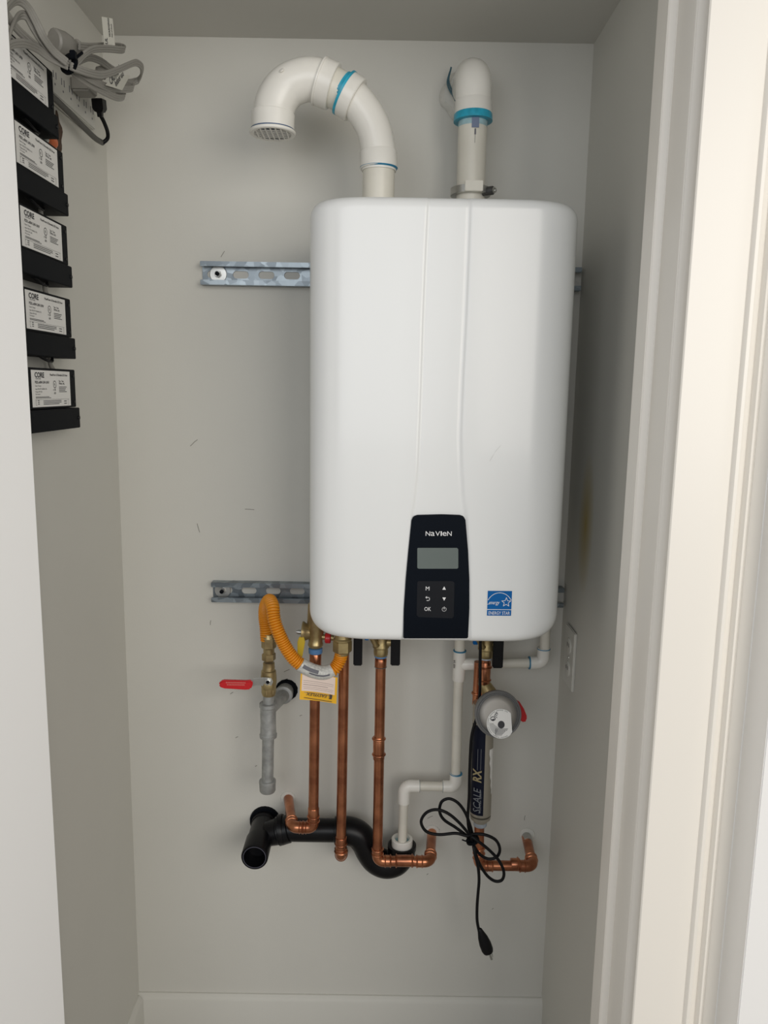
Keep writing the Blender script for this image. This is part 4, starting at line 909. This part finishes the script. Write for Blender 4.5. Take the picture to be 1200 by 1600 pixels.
def ribbed(pts, r=0.0042, n=8, wide=2.1):
    path = spline(pts, n); bm = bmesh.new()
    # flat three-core cord: three joined round lobes swept together
    T = [(path[min(i+1,len(path)-1)]-path[max(i-1,0)]).normalized() for i in range(len(path))]
    sec = []
    for c in (-1, 0, 1):
        for a in ((150,110,70,30) if c != 0 else (130,90,50)): pass
    for j in range(3):
        c = (-1+j)*r*1.25; rng = range(180 if j == 0 else 140, -1 if j == 2 else 39, -20 if j in (0,2) else -20)
        for a in rng: sec.append((c + r*0.75*math.cos(math.radians(a)), r*0.75*math.sin(math.radians(a))))
    low = [(x, -y) for x, y in sec[::-1] if abs(y) > 1e-6]; sec = sec + low
    u = Vector((0,0,1)) if abs(T[0].z) < 0.8 else Vector((1,0,0)); rings = []
    for i, p in enumerate(path):
        s_ = (Vector((0.35,0,1)) - T[i]*Vector((0.35,0,1)).dot(T[i]))
        if s_.length < 0.25: s_ = u
        u = (u*0.6 + s_.normalized()*0.4); u = (u - T[i]*u.dot(T[i])).normalized(); v_ = T[i].cross(u)
        rings.append([bm.verts.new(p + u*x + v_*y) for x, y in sec])
    m_ = len(sec)
    for a_, b_ in zip(rings[:-1], rings[1:]):
        for q_ in range(m_): bm.faces.new((a_[q_], a_[(q_+1)%m_], b_[(q_+1)%m_], b_[q_]))
    bm.faces.new(rings[0][::-1]); bm.faces.new(rings[-1]); return bm
CO = thing('cord_bundle', 'bundle of flat grey extension cords tied above the drivers', 'cord', PX(108,98,-0.47))
def Q(x, y, X): return PX(x, y, X)
rc_ = 0.0028
runs = [
 [(2,30,-.49),(14,10,-.49),(28,1,-.49),(43,11,-.485),(56,34,-.48),(68,58,-.475),(84,80,-.47),(104,97,-.46)],
 [(11,66,-.49),(19,42,-.49),(29,25,-.495),(42,26,-.49),(54,46,-.485),(67,66,-.48),(84,84,-.475),(106,101,-.468)],
 [(8,76,-.488),(20,69,-.486),(38,68,-.484),(58,76,-.485),(78,90,-.478),(106,103,-.462)],
 [(10,22,-.495),(24,42,-.493),(42,60,-.490),(64,78,-.486),(88,93,-.485),(108,100,-.474)],
 [(108,101,-.462),(120,97,-.455),(132,85,-.45),(146,77,-.448),(168,76,-.445),(190,78,-.44),(194,76,-.452),(188,73,-.462),(170,72,-.466),(140,73,-.47),(124,72,-.475)],
 [(110,103,-.458),(122,108,-.452),(140,114,-.445),(160,117,-.44),(180,111,-.435),(198,103,-.432),(212,98,-.430),(221,104,-.430),(221,116,-.440),(214,126,-.452),(200,129,-.462),(190,128,-.47)],
 [(106,105,-.470),(120,117,-.462),(138,130,-.455),(158,141,-.450),(176,150,-.447),(187,153,-.446),(194,150,-.455),(186,143,-.465),(170,132,-.470)],
 [(108,102,-.466),(124,112,-.458),(142,124,-.450),(162,134,-.446),(182,139,-.444),(204,139,-.442),(207,135,-.452),(196,130,-.46)],
 [(122,96,-.480),(140,90,-.478),(158,96,-.476),(172,106,-.474),(182,112,-.472)],
]
for rn in runs: obj('cord', ribbed([Q(*p) for p in rn], rc_), GREYC, CO, smooth=50)
tc2 = Q(108,100,-.464)
tg = (Q(120,110,-.458)-Q(96,92,-.47)).normalized()
obj('cable_tie', LA(tc2 - tg*0.003, tg, [(0,0.013),(0.0005,0.0150),(0.0055,0.0150),(0.006,0.013)], seg=24), BLACKP, CO, label='black cable tie')
obj('tie_head', B(tc2.x+0.006, tc2.x+0.014, tc2.y-0.014, tc2.y-0.005, tc2.z+0.002, tc2.z+0.014), BLACKP, CO, bevel=0.001)
obj('tie_head', TU([tc2+Vector((0.01,-0.005,0.005)), tc2+Vector((0.014,0.004,0.014)), tc2+Vector((0.015,0.012,0.02))], 0.0022, seg=8), BLACKP, CO)
def plugbody(parent, a, b, r, m, name='plug'):
    a, b = Vector(a), Vector(b); d_ = b-a
    return obj(name, TU([a, a+d_*0.04, a+d_*0.35, a+d_*0.55, a+d_*0.60, a+d_*0.75, a+d_*0.78, a+d_*0.97, b], [r*0.8, r, r, r*0.82, r*0.62, r*0.60, r*0.75, r*0.55, r*0.4], seg=16, flat=(1,0.8)), m, parent, smooth=40)
GP = plugbody(CO, Q(84,62,-.50), Q(130,78,-.48), 0.0165, GREYC)
plugbody(CO, Q(130,138,-.508), Q(165,108,-.48), 0.015, GREYC)
obj('plug_face', B(-0.5215, -0.490, *sorted((Q(130,140,-.5).y, Q(143,140,-.5).y)), Q(138,145,-.5).z-0.004, Q(138,126,-.5).z), GREYC, CO, bevel=0.003)
# care tags on the cords
def tag(cn, nm, txt, lab):
    T_ = thing('cord_tag', lab, 'tag', cn[0], 'paper tags on the grey cords'); bm = bmesh.new(); nrm = (cn[1]-cn[0]).cross(cn[3]-cn[0]).normalized()
    if nrm.dot(CAM-cn[0]) < 0: nrm = -nrm
    plate(bm, cn, -nrm, 0.0005); K = obj('tag_paper', bm, mat('tag_paper', (0.55,0.54,0.48), 0.5) if 'tag_paper' not in MATS else MATS['tag_paper'], T_, flat=True)
    bm = bmesh.new(); h_ = (cn[3]-cn[0]); w2 = (cn[1]-cn[0]); m = frame(cn[0]+nrm*0.0006, w2, h_)
    if (m.to_3x3() @ Vector((0,0,1))).dot(nrm) < 0: m = frame(cn[0]+nrm*0.0006, w2, h_)
    for s_, x_, y_, sz in txt: text_into(bm, s_, h_.length*sz, frame(cn[0]+nrm*0.0006+w2*x_+h_*y_, h_, -w2), sx=1.0, bold=0.02)
    printobj('tag_print', bm, INKB, K)
tag([Q(163,70,-.45), Q(180,72,-.44), Q(176,29,-.44), Q(159,26,-.45)], 0, [('WARNING', 0.62, 0.30, 0.14), ('Risk of shock', 0.82, 0.30, 0.09), ('UL', 0.30, 0.02, 0.2)], 'white paper tag standing up from the tied grey cords')
tag([Q(165,133,-.438), Q(191,141,-.434), Q(203,118,-.434), Q(177,116,-.438)], 1, [('CAUTION', 0.25, 0.10, 0.30), ('indoor use', 0.55, 0.12, 0.25)], 'crumpled white paper tag lying among the right cord ends')
# black adapter cord plugged in the strip
BC = thing('black_adapter_cord', 'black plug and dark flat cord running down beside the power strip', 'power cord', PX(153,160,-.50))
bp0, bp1 = Q(154,154,-.503), Q(157,183,-.503)
pb = obj('plug', TU([bp0, bp0.lerp(bp1,0.05), bp0.lerp(bp1,0.55), bp0.lerp(bp1,0.72), bp0.lerp(bp1,0.76), bp0.lerp(bp1,1)], [0.010,0.0135,0.0135,0.010,0.0062,0.0055], seg=4, up=(1,1,0)), RUBBER, BC, smooth=20)
obj('cord', TU(spline([Q(157,180,-.503), Q(163,192,-.501), Q(168,206,-.502), Q(168,216,-.505), Q(162,222,-.512), Q(158,222,-.516)], 8), 0.0034, seg=12), RUBBER, BC)
obj('flat_cord', TU(spline([Q(78,147,-.520), Q(96,164,-.519), Q(118,186,-.518), Q(138,206,-.517), Q(150,217,-.516), Q(160,223,-.516)], 8), 0.0048, seg=14), GREYD, BC, label='dark grey sheathed cord')
# small scuffs and nail marks left on the back wall paint
SM = thing('wall_scuffs', 'small dark scuff marks and pencil ticks on the back wall', 'scuff marks', (0, YW, 1.0))
bm = bmesh.new()
for x, y, lx, ly in ((362,1083,2,5),(329,973,4,6),(448,1048,9,3),(446,1062,5,6),(370,1152,3,3),(400,1197,2,2),(470,1118,3,2),(672,1277,5,7),(679,1300,18,2),(820,1278,5,6),(770,1420,2,2),(668,1366,2,2),(303,692,5,14),(348,397,1,10),(390,796,14,2),(866,1393,2,2),(310,825,2,14)):
    c = P(x, y, YW-0.0004); s_ = S(x, y, YW, 1); m = frame(c, rt, up) @ Matrix.Rotation(random.uniform(-0.6,0.6), 4, 'Z'); stroke(bm, m, [(-lx*s_/2, -ly*s_/2), (0, 0.1*ly*s_), (lx*s_/2, ly*s_/2)], 0.9*s_)
sc = printobj('scuff_print', bm, mat('scuff', (0.25,0.24,0.21), 0.8), SM)
sc['kind'] = 'stuff'
